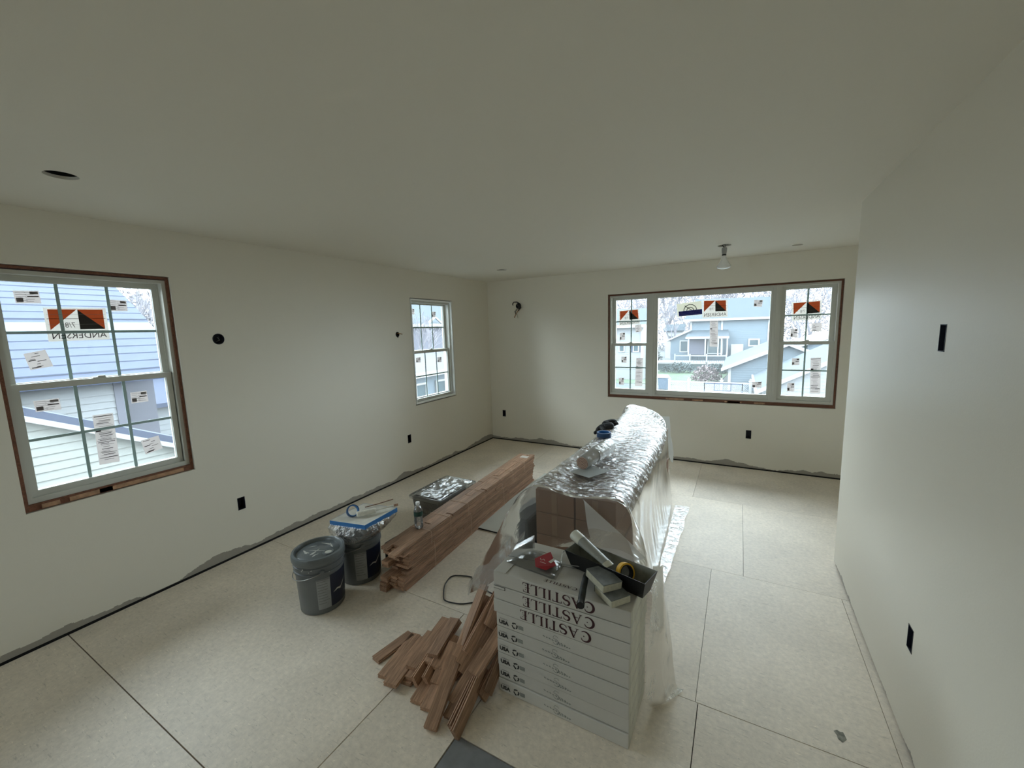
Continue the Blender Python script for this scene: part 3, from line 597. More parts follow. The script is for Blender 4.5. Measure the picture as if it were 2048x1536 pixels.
def handle(e,t0,sag):
    b=MB(); pts=[]
    for k in range(17):
        s=k/16*math.pi; pts.append((.157*math.cos(t0+s)+.0*sag,.157*math.sin(t0+s),.285-sag*math.sin(s)))
    b.tube(pts,.0028,6); h=b.build('handle',m_metal,e,smooth=True)
    for s in (0,math.pi): MB().lathe([(.0005,.012),(.012,.012),(.014,0)],(.147*math.cos(t0+s),.147*math.sin(t0+s),.285),12,Matrix.Rotation(math.pi/2,3,'Y').to_3x3() if False else Matrix.Rotation(t0+s,3,'Z')@Matrix.Rotation(math.pi/2,3,'Y')).build('handle_ear',m_bucket,e,smooth='auto')
handle(e,math.radians(-185),.055)
e2=bucket('paint_bucket',(1.100,-3.560,0),math.radians(-34),'grey paint bucket behind, topped with a blue-edged tray in clear bag',1)
handle(e2,math.radians(-178),.05)
MB().lathe([(.0005,.34),(.143,.34),(.1455,.352)],(0,0,0),40).build('inner_lid',m_dark,e2,smooth='auto')
# tray with blue tape edge on bucket
te=empty('paint_tray',(1.13,-3.525,.43)); tag(te,'white paint tray with blue taped edges lying on the rear bucket','paint tray')
q=[Vector((1.0,-3.70,0)),Vector((1.275,-3.645,0)),Vector((1.27,-3.35,0)),Vector((.985,-3.40,0))]; c0=Vector((1.13,-3.525,0)); q=[v-c0 for v in q]
b=MB(); n=10
def qq(s,t,z): v=(q[0]*(1-s)+q[1]*s)*(1-t)+(q[3]*(1-s)+q[2]*s)*t; return Vector((v.x,v.y,z))
vs=[qq(i/n,j/n,.018-.016*(math.sin(math.pi*i/n)*math.sin(math.pi*j/n))**.5) for j in range(n+1) for i in range(n+1)]
b.add(vs,[(j*(n+1)+i,j*(n+1)+i+1,(j+1)*(n+1)+i+1,(j+1)*(n+1)+i) for j in range(n) for i in range(n)])
b.build('tray_floor',m_tray,te,smooth=True)
b=MB()
for k in range(4):
    a,c=q[k],q[(k+1)%4]; m=8
    for i in range(m):
        p=a.lerp(c,i/m); r2=a.lerp(c,(i+1)/m); o1=p*1.02; o2=r2*1.02; dz=.003*math.sin(i*2.1+k)
        b.add([(p.x*1.0,p.y*1.0,.0185),(r2.x,r2.y,.0185),(o2.x,o2.y,.018),(o1.x,o1.y,.018),(o2.x*1.0,o2.y*1.0,-.012+dz),(o1.x,o1.y,-.012+.003*math.sin((i-1)*2.1+k))],[(0,1,2,3),(3,2,4,5)])
b.build('tape_edge',m_tapeb,te)
# clear bag bulging from tray down to bucket
bg_=MB(); nr=90; nz=16; vs=[]
for j in range(nz+1):
    t=j/nz
    for i in range(nr):
        s=i/nr*4; k=int(s)%4; fr=s-int(s); p=q[k].lerp(q[(k+1)%4],fr)*1.015; a=math.atan2(p.y+.035,p.x+.03)
        rb=Vector((-.03+.155*math.cos(a),-.035+.155*math.sin(a))); bul=.022*math.sin(t*math.pi)
        x=p.x*(1-t)+rb.x*t; y=p.y*(1-t)+rb.y*t; wr=noise.noise(Vector((i*.35,j*.16,3)))*.022*math.sin(t*math.pi*.9+.15)
        x+=(bul+wr)*math.cos(a); y+=(bul+wr)*math.sin(a); low=.105+.035*noise.noise(Vector((math.cos(a)*2,math.sin(a)*2,8)))
        vs.append((x,y,-.006-low*t))
bg_.add(vs,[(j*nr+i,j*nr+(i+1)%nr,(j+1)*nr+(i+1)%nr,(j+1)*nr+i) for j in range(nz) for i in range(nr)])
bb=bg_.build('clear_bag',m_bag,te,smooth=True); bb['label']='crumpled clear plastic bag gathered under the tray'
def tape_roll(loc,R3,ro,ri,h,m,mc,label,cat='tape roll'):
    e=empty('tape_roll',loc); tag(e,label,cat)
    MB().lathe([(ri+.004,-h/2),(ro,-h/2),(ro,h/2),(ri+.004,h/2)],(0,0,0),36,R3,close=True).build('tape',m,e,smooth='auto')
    MB().lathe([(ri,-h/2-.0005),(ri+.004,-h/2-.0005),(ri+.004,h/2+.0005),(ri,h/2+.0005)],(0,0,0),36,R3,close=True).build('core',mc,e,smooth='auto')
    return e
tape_roll((1.065,-3.565,.475),Matrix.Rotation(math.radians(62),3,Vector((.35,1,0)).normalized()),.042,.034,.026,m_taped,m_tapeb,'blue tape roll standing tilted on the white tray')
e=empty('paint_roller',(1.17,-3.50,.462)); tag(e,'small white paint roller lying on the blue-edged tray','paint roller')
d=Vector((.55,.83,0)).normalized(); p0=Vector((-.055,-.075,0)); 
MB().tube([p0,p0+d*.01,p0+d*.12,p0+d*.13],[.015,.0195,.0195,.015],16).build('roller_cover',mat('roller_nap',(.70,.68,.60),rough=.95,var=.1,nscale=60),e,smooth=True)
MB().tube([p0+d*.13,p0+d*.2+Vector((0,0,.004)),p0+d*.26+Vector((0,0,.006))],[.005,.006,.008],8).build('handle',m_tray,e,smooth=True)
MB().tube([p0+d*.255+Vector((0,0,.006)),p0+d*.285+Vector((0,0,.007))],.009,8).build('handle_end',m_oak,e,smooth=True)
e=empty('stir_stick',(1.085,-3.40,.452)); tag(e,'thin stained stick poking past the far edge of the tray','stick')
MB().tube([(-.03,-.05,0),(.02,.03,.004),(.07,.13,.01)],.0035,6).build('stick',mat('stick_brown',(.25,.14,.09),rough=.8),e)
# ------------------------------------------------------------ storage tote, water bottle, bag scrap
e=empty('storage_tote',(1.035,-2.53,0)); tag(e,'clear plastic storage tote with lid behind the oak plank stack','storage tote')
def rrect(x0,x1,y0,y1,r,k=5):
    o=[]
    for cx,cy,a0 in ((x1-r,y1-r,0),(x0+r,y1-r,90),(x0+r,y0+r,180),(x1-r,y0+r,270)):
        for i in range(k+1): a=math.radians(a0+90*i/k); o.append((cx+r*math.cos(a),cy+r*math.sin(a)))
    return o
def loft(secs,m,name,par,close_top=False,close_bot=True,smooth='auto'):
    b=MB(); n=len(secs[0][0]); vs=[(x,y,z) for s,z in secs for x,y in s]
    b.add(vs,[(i*n+j,i*n+(j+1)%n,(i+1)*n+(j+1)%n,(i+1)*n+j) for i in range(len(secs)-1) for j in range(n)])
    if close_bot: b.f.append(list(range(n))[::-1]); b.m.append(0)
    if close_top: b.f.append([(len(secs)-1)*n+j for j in range(n)]); b.m.append(0)
    return b.build(name,m,par,smooth=smooth)
loft([(rrect(-.15,.15,-.235,.235,.03),.004),(rrect(-.17,.17,-.26,.26,.035),.24),(rrect(-.175,.175,-.265,.265,.035),.245)],m_tote,'bin',e)
loft([(rrect(-.190,.190,-.28,.28,.04),.238),(rrect(-.192,.192,-.282,.282,.04),.258),(rrect(-.18,.18,-.27,.27,.035),.266),(rrect(-.165,.165,-.255,.255,.03),.266),(rrect(-.155,.155,-.245,.245,.03),.258)],m_tote,'lid',e,close_top=True,close_bot=False)
b=MB()  # contents: folded dark cloths
for k,(z0,z1,s) in enumerate([(.01,.07,.95),(.072,.13,.9),(.133,.19,.93),(.192,.228,.88)]):
    b.box((-.14*s,-.22*s,z0),(.14*s,.22*s,z1))
bev(b.build('folded_cloths',mat('dark_cloths',(.05,.045,.05),rough=.9,var=.5,nscale=14),e),.012)
b=MB(); n=26; vs=[]
for j in range(n+1):
    for i in range(n+1):
        x=-.15+.3*i/n; y=-.235+.47*j/n; vs.append((x*(.99),y,.262+.010*noise.noise(Vector((x*16,y*11,1)))+.005*noise.noise(Vector((x*40,y*30,5)))))
b.add(vs,[(j*(n+1)+i,j*(n+1)+i+1,(j+1)*(n+1)+i+1,(j+1)*(n+1)+i) for j in range(n) for i in range(n)])
b.build('lid_panel',film_mat('tote_lid_film',(.9,.9,.9),.5,.55,.10,.5,18),e,smooth=True)
e=empty('water_bottle',(1.405,-3.275,.2915)); tag(e,'clear water bottle with green label standing on the oak planks','water bottle')
MB().lathe([(.0005,.002),(.025,.0),(.031,.006),(.032,.03),(.0305,.045),(.032,.06),(.0305,.075),(.032,.09),(.032,.135),(.027,.152),(.016,.170),(.0125,.178),(.0125,.186)],(0,0,0),28).build('bottle_body',m_clear,e,smooth=True)
MB().lathe([(.0325,.098),(.0325,.132)],(0,0,0),28).build('bottle_label',m_green,e,smooth=True)
MB().lathe([(.0145,.180),(.0150,.182),(.0150,.196),(.0135,.198),(.0005,.198)],(0,0,0),20).build('cap',m_bottlec,e,smooth='auto')
def crumple(name,loc,sx,sy,h,m,label,cat,seed=0,n=30):
    b=MB(); vs=[]
    for j in range(n+1):
        for i in range(n+1):
            s=2*i/n-1; t=2*j/n-1; r=min(1,(s*s+t*t)**.5); e_=1+.25*noise.noise(Vector((s*2,t*2,seed)))
            z=.003+h*max(0,1-r**2)*(.55+.9*noise.noise(Vector((s*2.5,t*2.5,seed+4))))+.12*h*noise.noise(Vector((s*9,t*9,seed))); vs.append((sx*s*e_,sy*t*e_,max(.002,z)))
    b.add(vs,[(j*(n+1)+i,j*(n+1)+i+1,(j+1)*(n+1)+i+1,(j+1)*(n+1)+i) for j in range(n) for i in range(n)])
    o=b.build(name,m,None,loc=loc,smooth=True); tag(o,label,cat); return o
crumple('plastic_bag',(1.22,-3.22,0),.085,.13,.16,m_bag,'crumpled clear plastic bag on the floor behind the oak planks','plastic bag',3)
e=empty('shadow_block',(1.20,-3.30,0)); tag(e,'black block standing in for the shadow in the gap between rear bucket and oak planks','box')
bev(MB().box((-.045,-.09,.0),(.045,.03,.17)).build('case',m_black,e),.01)  # black block put in for the shadow in this gap
# ------------------------------------------------------------ cord loop
pts=[(2.098,-3.398),(2.019,-3.438),(1.944,-3.497),(1.874,-3.520),(1.822,-3.522),(1.797,-3.505),(1.754,-3.45),(1.719,-3.392),(1.698,-3.317),(1.712,-3.282),(1.750,-3.262),(1.824,-3.240),(1.880,-3.250),(1.915,-3.275),(1.996,-3.314),(2.06,-3.33)]
def catmull(P,n):
    P=[Vector(p) for p in P]; Q=[P[0]]+P+[P[-1]]; o=[]
    for i in range(1,len(Q)-2):
        for k in range(n):
            t=k/n; a,b_,c,d_=Q[i-1],Q[i],Q[i+1],Q[i+2]; o.append(.5*((2*b_)+(-a+c)*t+(2*a-5*b_+4*c-d_)*t*t+(-a+3*b_-3*c+d_)*t**3))
    o.append(P[-1]); return o
b=MB(); b.tube(catmull([(x,y,.0045) for x,y in pts],4),.004,8); tag(b.build('power_cord',m_black,None,smooth=True),'thin black cord looped on the floor beside the oak offcuts','cord')
# ------------------------------------------------------------ white tile cartons
def ribbon(b,T,pts,ws,mi=0):
    n=len(pts); L_=[];R_=[]
    for i,(x,y) in enumerate(pts):
        a=pts[max(0,i-1)]; c=pts[min(n-1,i+1)]; dx,dy=c[0]-a[0],c[1]-a[1]; l=(dx*dx+dy*dy)**.5 or 1; w_=ws[i]/2; L_.append(T(x-dy/l*w_,y+dx/l*w_)); R_.append(T(x+dy/l*w_,y-dx/l*w_))
    b.add(L_+R_,[(i,i+1,n+i+1,n+i) for i in range(n-1)],mi)
def arc(cx,cy,rx,ry,a0,a1,n=14): return [(cx+rx*math.cos(math.radians(a0+(a1-a0)*k/n)),cy+ry*math.sin(math.radians(a0+(a1-a0)*k/n))) for k in range(n+1)]
def wv(n,th,tk): return [th+(tk-th)*math.sin(math.pi*k/n) for k in range(n+1)]
def rbn(b,T,pts,ws): ribbon(b,T,pts,[w_*1.28 for w_ in ws])
def castille(b,T):
    x=0; S=.05; K=.12
    def serif(cx,y,w_=.26): rbn(b,T,[(cx-w_/2,y),(cx+w_/2,y)],[.045,.045])
    # C
    p=arc(.40,.5,.38,.5,50,310,20); rbn(b,T,p,wv(20,.05,.15)); rbn(b,T,[(.62,.90),(.68,.72)],[.07,.03]); rbn(b,T,[(.44,.5),(.52,.5)],[.08,.08]); x=.88
    rbn(b,T,[(x+.1,.02),(x+.40,1)],[.045,.045]); rbn(b,T,[(x+.36,1),(x+.70,.02)],[.10,.13]); rbn(b,T,[(x+.2,.36),(x+.6,.36)],[.04,.04]); serif(x+.1,.02,.24); serif(x+.70,.02,.28); x+=.92
    p=arc(.27,.74,.23,.24,40,270,12)+arc(.27,.26,.25,.25,90,-150,12)[1:]; rbn(b,T,[(x+a,c) for a,c in p],[.05]*4+[.11]*4+[.14]*9+[.09]*4+[.05]*(len(p)-21)); rbn(b,T,[(x+.45,.95),(x+.49,.72)],[.05,.03]); rbn(b,T,[(x+.03,.30),(x+.05,.06)],[.03,.05]); x+=.66
    rbn(b,T,[(x+.35,0),(x+.35,1)],[K,K]); rbn(b,T,[(x,.97),(x+.7,.97)],[.06,.06]); rbn(b,T,[(x+.02,.98),(x+.01,.76)],[.06,.02]); rbn(b,T,[(x+.68,.98),(x+.69,.76)],[.06,.02]); serif(x+.35,.02); x+=.82
    rbn(b,T,[(x+.13,0),(x+.13,1)],[K,K]); serif(x+.13,.02); serif(x+.13,.98); x+=.42
    for _ in range(2):
        rbn(b,T,[(x+.14,0),(x+.14,1)],[K,K]); serif(x+.14,.98); rbn(b,T,[(x,.025),(x+.56,.025)],[.05,.05]); rbn(b,T,[(x+.54,.03),(x+.58,.26)],[.06,.02]); x+=.68
    rbn(b,T,[(x+.16,0),(x+.16,1)],[K,K]); rbn(b,T,[(x,.975),(x+.56,.975)],[.05,.05]); rbn(b,T,[(x,.025),(x+.58,.025)],[.05,.05]); rbn(b,T,[(x+.02,.5),(x+.40,.5)],[.04,.04])
    rbn(b,T,[(x+.55,.98),(x+.57,.76)],[.06,.02]); rbn(b,T,[(x+.57,.03),(x+.60,.26)],[.06,.02]); rbn(b,T,[(x+.34,.70),(x+.41,.70)],[.07,.07]); rbn(b,T,[(x+.34,.28),(x+.41,.28)],[.07,.07])
    return x+.60
def castT(x_r,z_t,wd,ht,y):
    tw=5.08+.58
    return lambda u,v:(x_r-u/tw*wd,y,z_t-v*ht)
usa,usaf=text_mesh('USA',1,.06); mi_,mif=text_mesh('MADE IN')
def carton(i,x0,x1,y0,y1,z0,z1,kind,label):
    e=empty('tile_carton',((x0+x1)/2,(y0+y1)/2,z0)); tag(e,label,'carton','white tile cartons in the stack'); cx,cy=(x0+x1)/2,(y0+y1)/2; h=z1-z0-.0024
    b=MB(); b.box((x0-cx,y0-cy,.0003),(x1-cx,y1-cy,h)); bev(b.build('carton_body',m_carton,e),.0025)
    b=MB(); b.box((x1-cx-.0005,y0-cy+.004,.004),(x1-cx+.0008,y1-cy-.004,h-.004)); b.build('end_panel',m_cartonr,e)
    yf=y0-cy-.0008
    if kind=='cast':
        b=MB(); xr=(2.930 if i!=2 else 2.915)-cx; castille(b,castT(xr,h-.011,.325,.045,yf)); b.build('lettering',m_maroon,e)['label']='large dark maroon upside-down CASTILLE lettering'
        if i==0: # flap corner tab on the front edge
            b=MB(); b.box((x0-cx+.002,yf,h-.0),(x0-cx+.06,yf+.02,h+.0008)); b.build('flap_tab',m_carton,e)
        if i==1: MB().box((x0-cx+.001,yf-.0004,h-.014),(x0-cx+.062,yf+.002,h-.0005)).build('tuck_tab',m_ink,e); MB().box((x0-cx+.001,yf-.0009,h-.0115),(x0-cx+.059,yf+.002,h-.0015)).build('tuck_tab',m_carton,e)
    else:
        b=MB(); u0=x0-cx+.012+R.uniform(-.004,.004)
        b.add([(u0+.052*vx,yf,.014+.021*vy) for vx,vy in usa],usaf); b.add([(u0+.006+.04*vx,yf,.0395+.005*vy) for vx,vy in mi_],mif)
        # recycling mark: three bent arrows
        cxr,czr=u0+.083,.027; Rr=.0125
        for k in range(3):
            a=math.radians(90+120*k)
            P_=[(cxr+Rr*math.cos(a+d_),czr+Rr*math.sin(a+d_)) for d_ in (-.55,-.18,.25,.62)]
            ribbon(b,lambda x,z:(x,yf,z),P_,[.0065,.0065,.0065,.0065])
            c_=a+.62; tx,tz=cxr+Rr*math.cos(c_),czr+Rr*math.sin(c_); dx,dz=-math.sin(c_),math.cos(c_)
            b.poly([(tx+.006*math.cos(c_),yf-.0002,tz+.006*math.sin(c_)),(tx+.0085*dx,yf-.0002,tz+.0085*dz),(tx-.006*math.cos(c_),yf-.0002,tz-.006*math.sin(c_))])
        b.build('print_black',m_ink,e)
        b=MB()
        for k in range(4): b.poly([(u0+.102,yf,.018+.005*k),(u0+.128,yf,.018+.005*k),(u0+.128,yf,.0215+.005*k),(u0+.102,yf,.0215+.005*k)])
        uc=u0+.235; T=lambda x,z:(uc+x,yf,.03+z)
        ribbon(b,T,arc(.05,.012,.012,.010,20,200,8)+arc(.05,-.006,.014,.012,60,-160,8),[.002]*18)
        for k in range(8): ribbon(b,T,[(-.01+.014*k,.004-.002*(k%2)-.0012*k),(-.002+.014*k,.0-.0012*k)],[.005,.004])
        for k in range(6): ribbon(b,T,[(.055+.011*k,-.013),(.062+.011*k,-.012)],[.006,.004])
        b.build('print_grey',m_grink,e)
    return e
zh=.0677
pos=['topmost','second from the top','third from the top','fourth from the top','fifth from the top','sixth from the top','seventh from the top','second from the floor','bottom']
for k in range(9):
    i=8-k; top=i<3
    x0=2.452 if top else 2.461; x1=3.078 if top else 3.073; dy=R.uniform(-.003,.003) if i not in(0,) else 0
    if i==2: x0-=.003
    carton(i,x0,x1,-3.915+dy,-3.605+dy,k*zh,(k+1)*zh,'cast' if top else 'usa','white tile carton, %s of the stack, %s'%(pos[i],'with large maroon lettering' if top else 'marked USA'))
TOP=9*zh
ct=bpy.data.objects['tile_carton.008'] if 'tile_carton.008' in bpy.data.objects else None
if ct:
    b=MB(); T=lambda u,v:(2.843-2.765-u/5.66*.15,-3.868+3.760-v*.0-(v*.017),zh-.0006); castille(b,T); b.build('top_lettering',m_maroon,ct)['label']='small CASTILLE lettering on the lid'
    b=MB(); b.box((2.456-2.765,-3.913+3.76,zh-.0012),(2.516-2.765,-3.815+3.76,zh+.0008)); b.build('lid_flap',m_carton,ct)
    b=MB(); b.poly([(2.452-2.765,-3.78+3.76,zh-.0007),(3.07-2.765,-3.70+3.76,zh-.0007),(3.07-2.765,-3.698+3.76,zh-.0007),(2.452-2.765,-3.777+3.76,zh-.0007)]); b.build('lid_seam',m_ink,ct)
# ------------------------------------------------------------ items on the cartons
e=empty('mud_pan',(2.94,-3.735,TOP)); tag(e,'black drywall mud pan with dried compound on the white cartons','mud pan')
A=Vector((.362,-.093,0)).normalized(); B_=Vector((.093,.362,0)).normalized()
def pan(s,t,z): return tuple(A*s+B_*t+Vector((0,0,z)))
Lh,Wh,hh=.195,.058,.082
ot=[pan(-Lh,-Wh,hh),pan(Lh,-Wh,hh),pan(Lh,Wh,hh),pan(-Lh,Wh,hh)]; ob=[pan(-Lh+.02,-Wh+.022,.0),pan(Lh-.02,-Wh+.022,.0),pan(Lh-.02,Wh-.022,.0),pan(-Lh+.02,Wh-.022,.0)]
it=[pan(-Lh+.003,-Wh+.003,hh),pan(Lh-.003,-Wh+.003,hh),pan(Lh-.003,Wh-.003,hh),pan(-Lh+.003,Wh-.003,hh)]; ib=[pan(-Lh+.023,-Wh+.025,.004),pan(Lh-.023,-Wh+.025,.004),pan(Lh-.023,Wh-.025,.004),pan(-Lh+.023,Wh-.025,.004)]
b=MB(); b.add(ot+ob,[(0,1,5,4),(1,2,6,5),(2,3,7,6),(3,0,4,7),(7,6,5,4)]); b.add(ot+it,[(0,1,5,4),(1,2,6,5),(2,3,7,6),(3,0,4,7)]); b.build('pan_shell',m_pan,e)
b=MB(); b.add(it+ib,[(0,4,5,1),(1,5,6,2),(2,6,7,3),(3,7,4,0),(4,7,6,5)]); b.build('pan_inside',m_paninside,e)
def tube_obj():
    e=empty('caulk_tube',(2.85,-3.715,TOP+.090)); tag(e,'white squeeze tube with grey label leaning in the black pan','squeeze tube')
    p=Vector((-.095,.045,.040)); q_=Vector((.105,-.055,-.012)); d=(q_-p).normalized(); s=Vector((0,0,1)).cross(d).normalized(); u=d.cross(s)
    def sec(t,a,c): o=p+(q_-p)*t; return [o+s*a*math.cos(2*math.pi*k/20)+u*c*math.sin(2*math.pi*k/20) for k in range(20)]
    def lf(ts,m,nm):
        b=MB(); vs=[v for t in ts for v in sec(*t)]; n=20
        b.add(vs,[(i*n+j,i*n+(j+1)%n,(i+1)*n+(j+1)%n,(i+1)*n+j) for i in range(len(ts)-1) for j in range(n)]+[tuple(range(n))[::-1],tuple((len(ts)-1)*n+j for j in range(n))]); return b.build(nm,m,e,smooth='auto')
    lf([(0,.026,.022),(.02,.028,.024),(.24,.027,.023)],m_tube,'cap'); lf([(.24,.026,.022),(.9,.023,.010)],m_tubeg,'tube_body'); lf([(.9,.024,.009),(1.0,.024,.002)],m_tube,'crimped_end')
    b=MB()
    for k in range(5):
        t=.32+.1*k; a=sec(t,.0265-.002*t,.0225-.013*t); c=sec(t+.03,.0265-.002*t,.0225-.013*t); b.add([a[2],a[5],a[8],c[8],c[5],c[2]],[(0,1,4,5),(1,2,3,4)])
    b.build('tube_print',m_tube,e)
tube_obj()
tape_roll((3.015,-3.748,TOP+.052),Matrix.Rotation(math.radians(70),3,Vector((.7,.9,0)).normalized()),.040,.029,.024,m_tapey,m_dark,'yellow tape roll lying inside the black mud pan')
def slab(name,c,sx,sy,h,rz,tiltx,tilty,m,me,label,cat):
    e=empty(name,c); tag(e,label,cat); T=Matrix.Rotation(rz,3,'Z')@Matrix.Rotation(tiltx,3,'X')@Matrix.Rotation(tilty,3,'Y')
    def bx(a,b_): x0,y0,z0=a; x1,y1,z1=b_; return [T@Vector(v) for v in ((x0,y0,z0),(x1,y0,z0),(x1,y1,z0),(x0,y1,z0),(x0,y0,z1),(x1,y0,z1),(x1,y1,z1),(x0,y1,z1))]
    bev(MB().hexa(bx((-sx,-sy,.002),(sx,sy,h-.002))).build('foam_core',me,e),.003); bev(MB().hexa(bx((-sx-.0005,-sy-.0005,h-.003),(sx+.0005,sy+.0005,h))).build('grit_top',m,e),.001)
    MB().hexa(bx((-sx-.0008,-sy-.0008,.004),(-sx+.002,sy+.0008,h-.003))).build('grit_side',m,e)
    return e
slab('sanding_sponge',(2.945,-3.835,TOP+.036),.062,.046,.036,math.radians(-38),math.radians(-4),math.radians(2),m_sponge,m_spedge,'grey sanding sponge resting against the black pan, upper one','sponge')
slab('sanding_sponge',(2.990,-3.862,TOP+.001),.058,.046,.034,math.radians(-38),0,0,m_sponge,m_spedge,'dark sanding sponge underneath at the carton corner','sponge')
# roller frame
e=empty('roller_frame',(2.80,-3.74,TOP)); tag(e,'small wire roller frame with black grip over the carton edge','roller frame')
Z=.018
wp=[(2.857,-3.800,.026),(2.850,-3.765,.024),(2.838,-3.742,.022),(2.80,-3.741,.018),(2.735,-3.750,.014),(2.716,-3.738,.012),(2.700,-3.690,.012),(2.692,-3.655,.014),(2.703,-3.630,.018),(2.735,-3.628,.022),(2.765,-3.650,.024)]
MB().tube(catmull([(x-2.80,y+3.74,z) for x,y,z in wp],4),.0026,8).build('wire_frame',m_metal,e,smooth=True)
hp=[(2.857,-3.795,.028),(2.862,-3.815,.028),(2.872,-3.86,.030),(2.880,-3.90,.030),(2.892,-3.95,.028),(2.900,-3.985,.026)]
MB().tube([(x-2.80,y+3.74,z) for x,y,z in hp],[.008,.0125,.0135,.014,.0145,.013],14).build('grip',mat('grip_black',(.012,.016,.016),rough=.6,var=.8,nscale=40),e,smooth='auto')
MB().tube([(2.899-2.80,-3.982+3.74,.0262),(2.904-2.80,-4.000+3.74,.0255)],.0155,14).build('grip_end',m_black,e,smooth='auto')
# clamshell packaging
e=empty('clamshell_pack',(2.60,-3.74,TOP)); tag(e,'open clear plastic clamshell packaging with red label','packaging')
def gridsurf(q00,q10,q11,q01,n,fz,name,m,par):
    b=MB(); vs=[]
    for j in range(n+1):
        for i in range(n+1):
            s,t=i/n,j/n; v=(Vector(q00)*(1-s)+Vector(q10)*s)*(1-t)+(Vector(q01)*(1-s)+Vector(q11)*s)*t; v.z+=fz(s,t); vs.append(v)
    b.add(vs,[(j*(n+1)+i,j*(n+1)+i+1,(j+1)*(n+1)+i+1,(j+1)*(n+1)+i) for j in range(n) for i in range(n)]); return b.build(name,m,par,smooth=True)
# raised block (bright top)
b=MB(); tp=[(-.105,-.075,.049),(-.030,.000,.088),(-.045,.055,.090),(-.118,-.015,.052)]; bt=[(-.122,-.062,.012),(-.035,.012,.012),(-.048,.062,.012),(-.142,-.002,.012)]
b.add(tp+bt,[(0,1,2,3),(0,4,5,1),(1,5,6,2),(2,6,7,3),(3,7,4,0)]); o=b.build('blister',m_clear,e); bev(o,.006,3)
gridsurf((-.13,-.09,.004),(.125,-.115,.004),(.115,.02,.004),(-.05,.065,.004),14,lambda s,t:.030*(math.sin(math.pi*s)**.6*math.sin(math.pi*t)**.5)+.006*noise.noise(Vector((s*6,t*6,2))),'tray_half',m_clear,e)
gridsurf((-.13,-.09,.002),(.140,-.120,.002),(.13,.03,.002),(-.07,.07,.002),3,lambda s,t:0,'back_sheet',m_clear,e)
b=MB(); zz=.041; b.poly([(.0+.012,-.065,zz),(.040,-.115,zz-.006),(.088,-.108,zz-.014),(.118,-.062,zz-.008),(.055,.020,zz+.0)]); o=b.build('red_label',m_red,e)
b=MB(); b.poly([(.078,-.058,zz-.0025),(.092,-.062,zz-.004),(.103,-.030,zz-.0015),(.090,-.026,zz+.0005)]); 
ribbon(b,lambda x,y:(x,y,zz+.0008),[(.035,-.052),(.045,-.066),(.052,-.052),(.062,-.062)],[.003,.003,.003,.003]); ribbon(b,lambda x,y:(x,y,zz),[(.045,-.078),(.075,-.080)],[.003,.003])
b.build('label_print',mat('label_white',(.6,.55,.5),rough=.5),e)
# ------------------------------------------------------------ stack of brown cartons under the film
def bcarton(x0,x1,y0,y1,z0,z1,label):
    cx,cy=(x0+x1)/2,(y0+y1)/2; e=empty('brown_carton',(cx,cy,z0)); tag(e,label,'carton','brown flooring cartons under the plastic film')
    bev(MB().box((x0-cx+.002,y0-cy,.0008),(x1-cx-.002,y1-cy,z1-z0-.001)).build('carton_body',m_brown,e),.004)
    MB().box((-.018,y0-cy-.001,.01),(.018,y0-cy,z1-z0-.01)).build('tape_strip',mat('brown_tape',(.26,.17,.11),rough=.3),e)
lv=5; ch=.145
for k in range(lv):
    z0=k*ch; z1=z0+ch; wd=['bottom','second','middle','fourth','top'][k]
    bcarton(2.33,2.585,-3.215,-.80,z0,z1,'brown carton seen through the film, left column, %s level'%wd)
    bcarton(2.590,2.845 if k<3 else 2.835,-3.215,-1.33,z0,z1,'brown carton seen through the film, right column, %s level'%wd)
HT=lv*ch
e=empty('dark_case',(2.20,-3.05,0)); tag(e,'dark slate case beside the brown cartons under the film','case'); bev(MB().box((-.075,-.17,.001),(.075,.2,.50)).build('case_body',m_slate,e),.02); MB().box((-.02,-.176,.3),(.02,-.17,.33)).build('latch',m_metal,e)
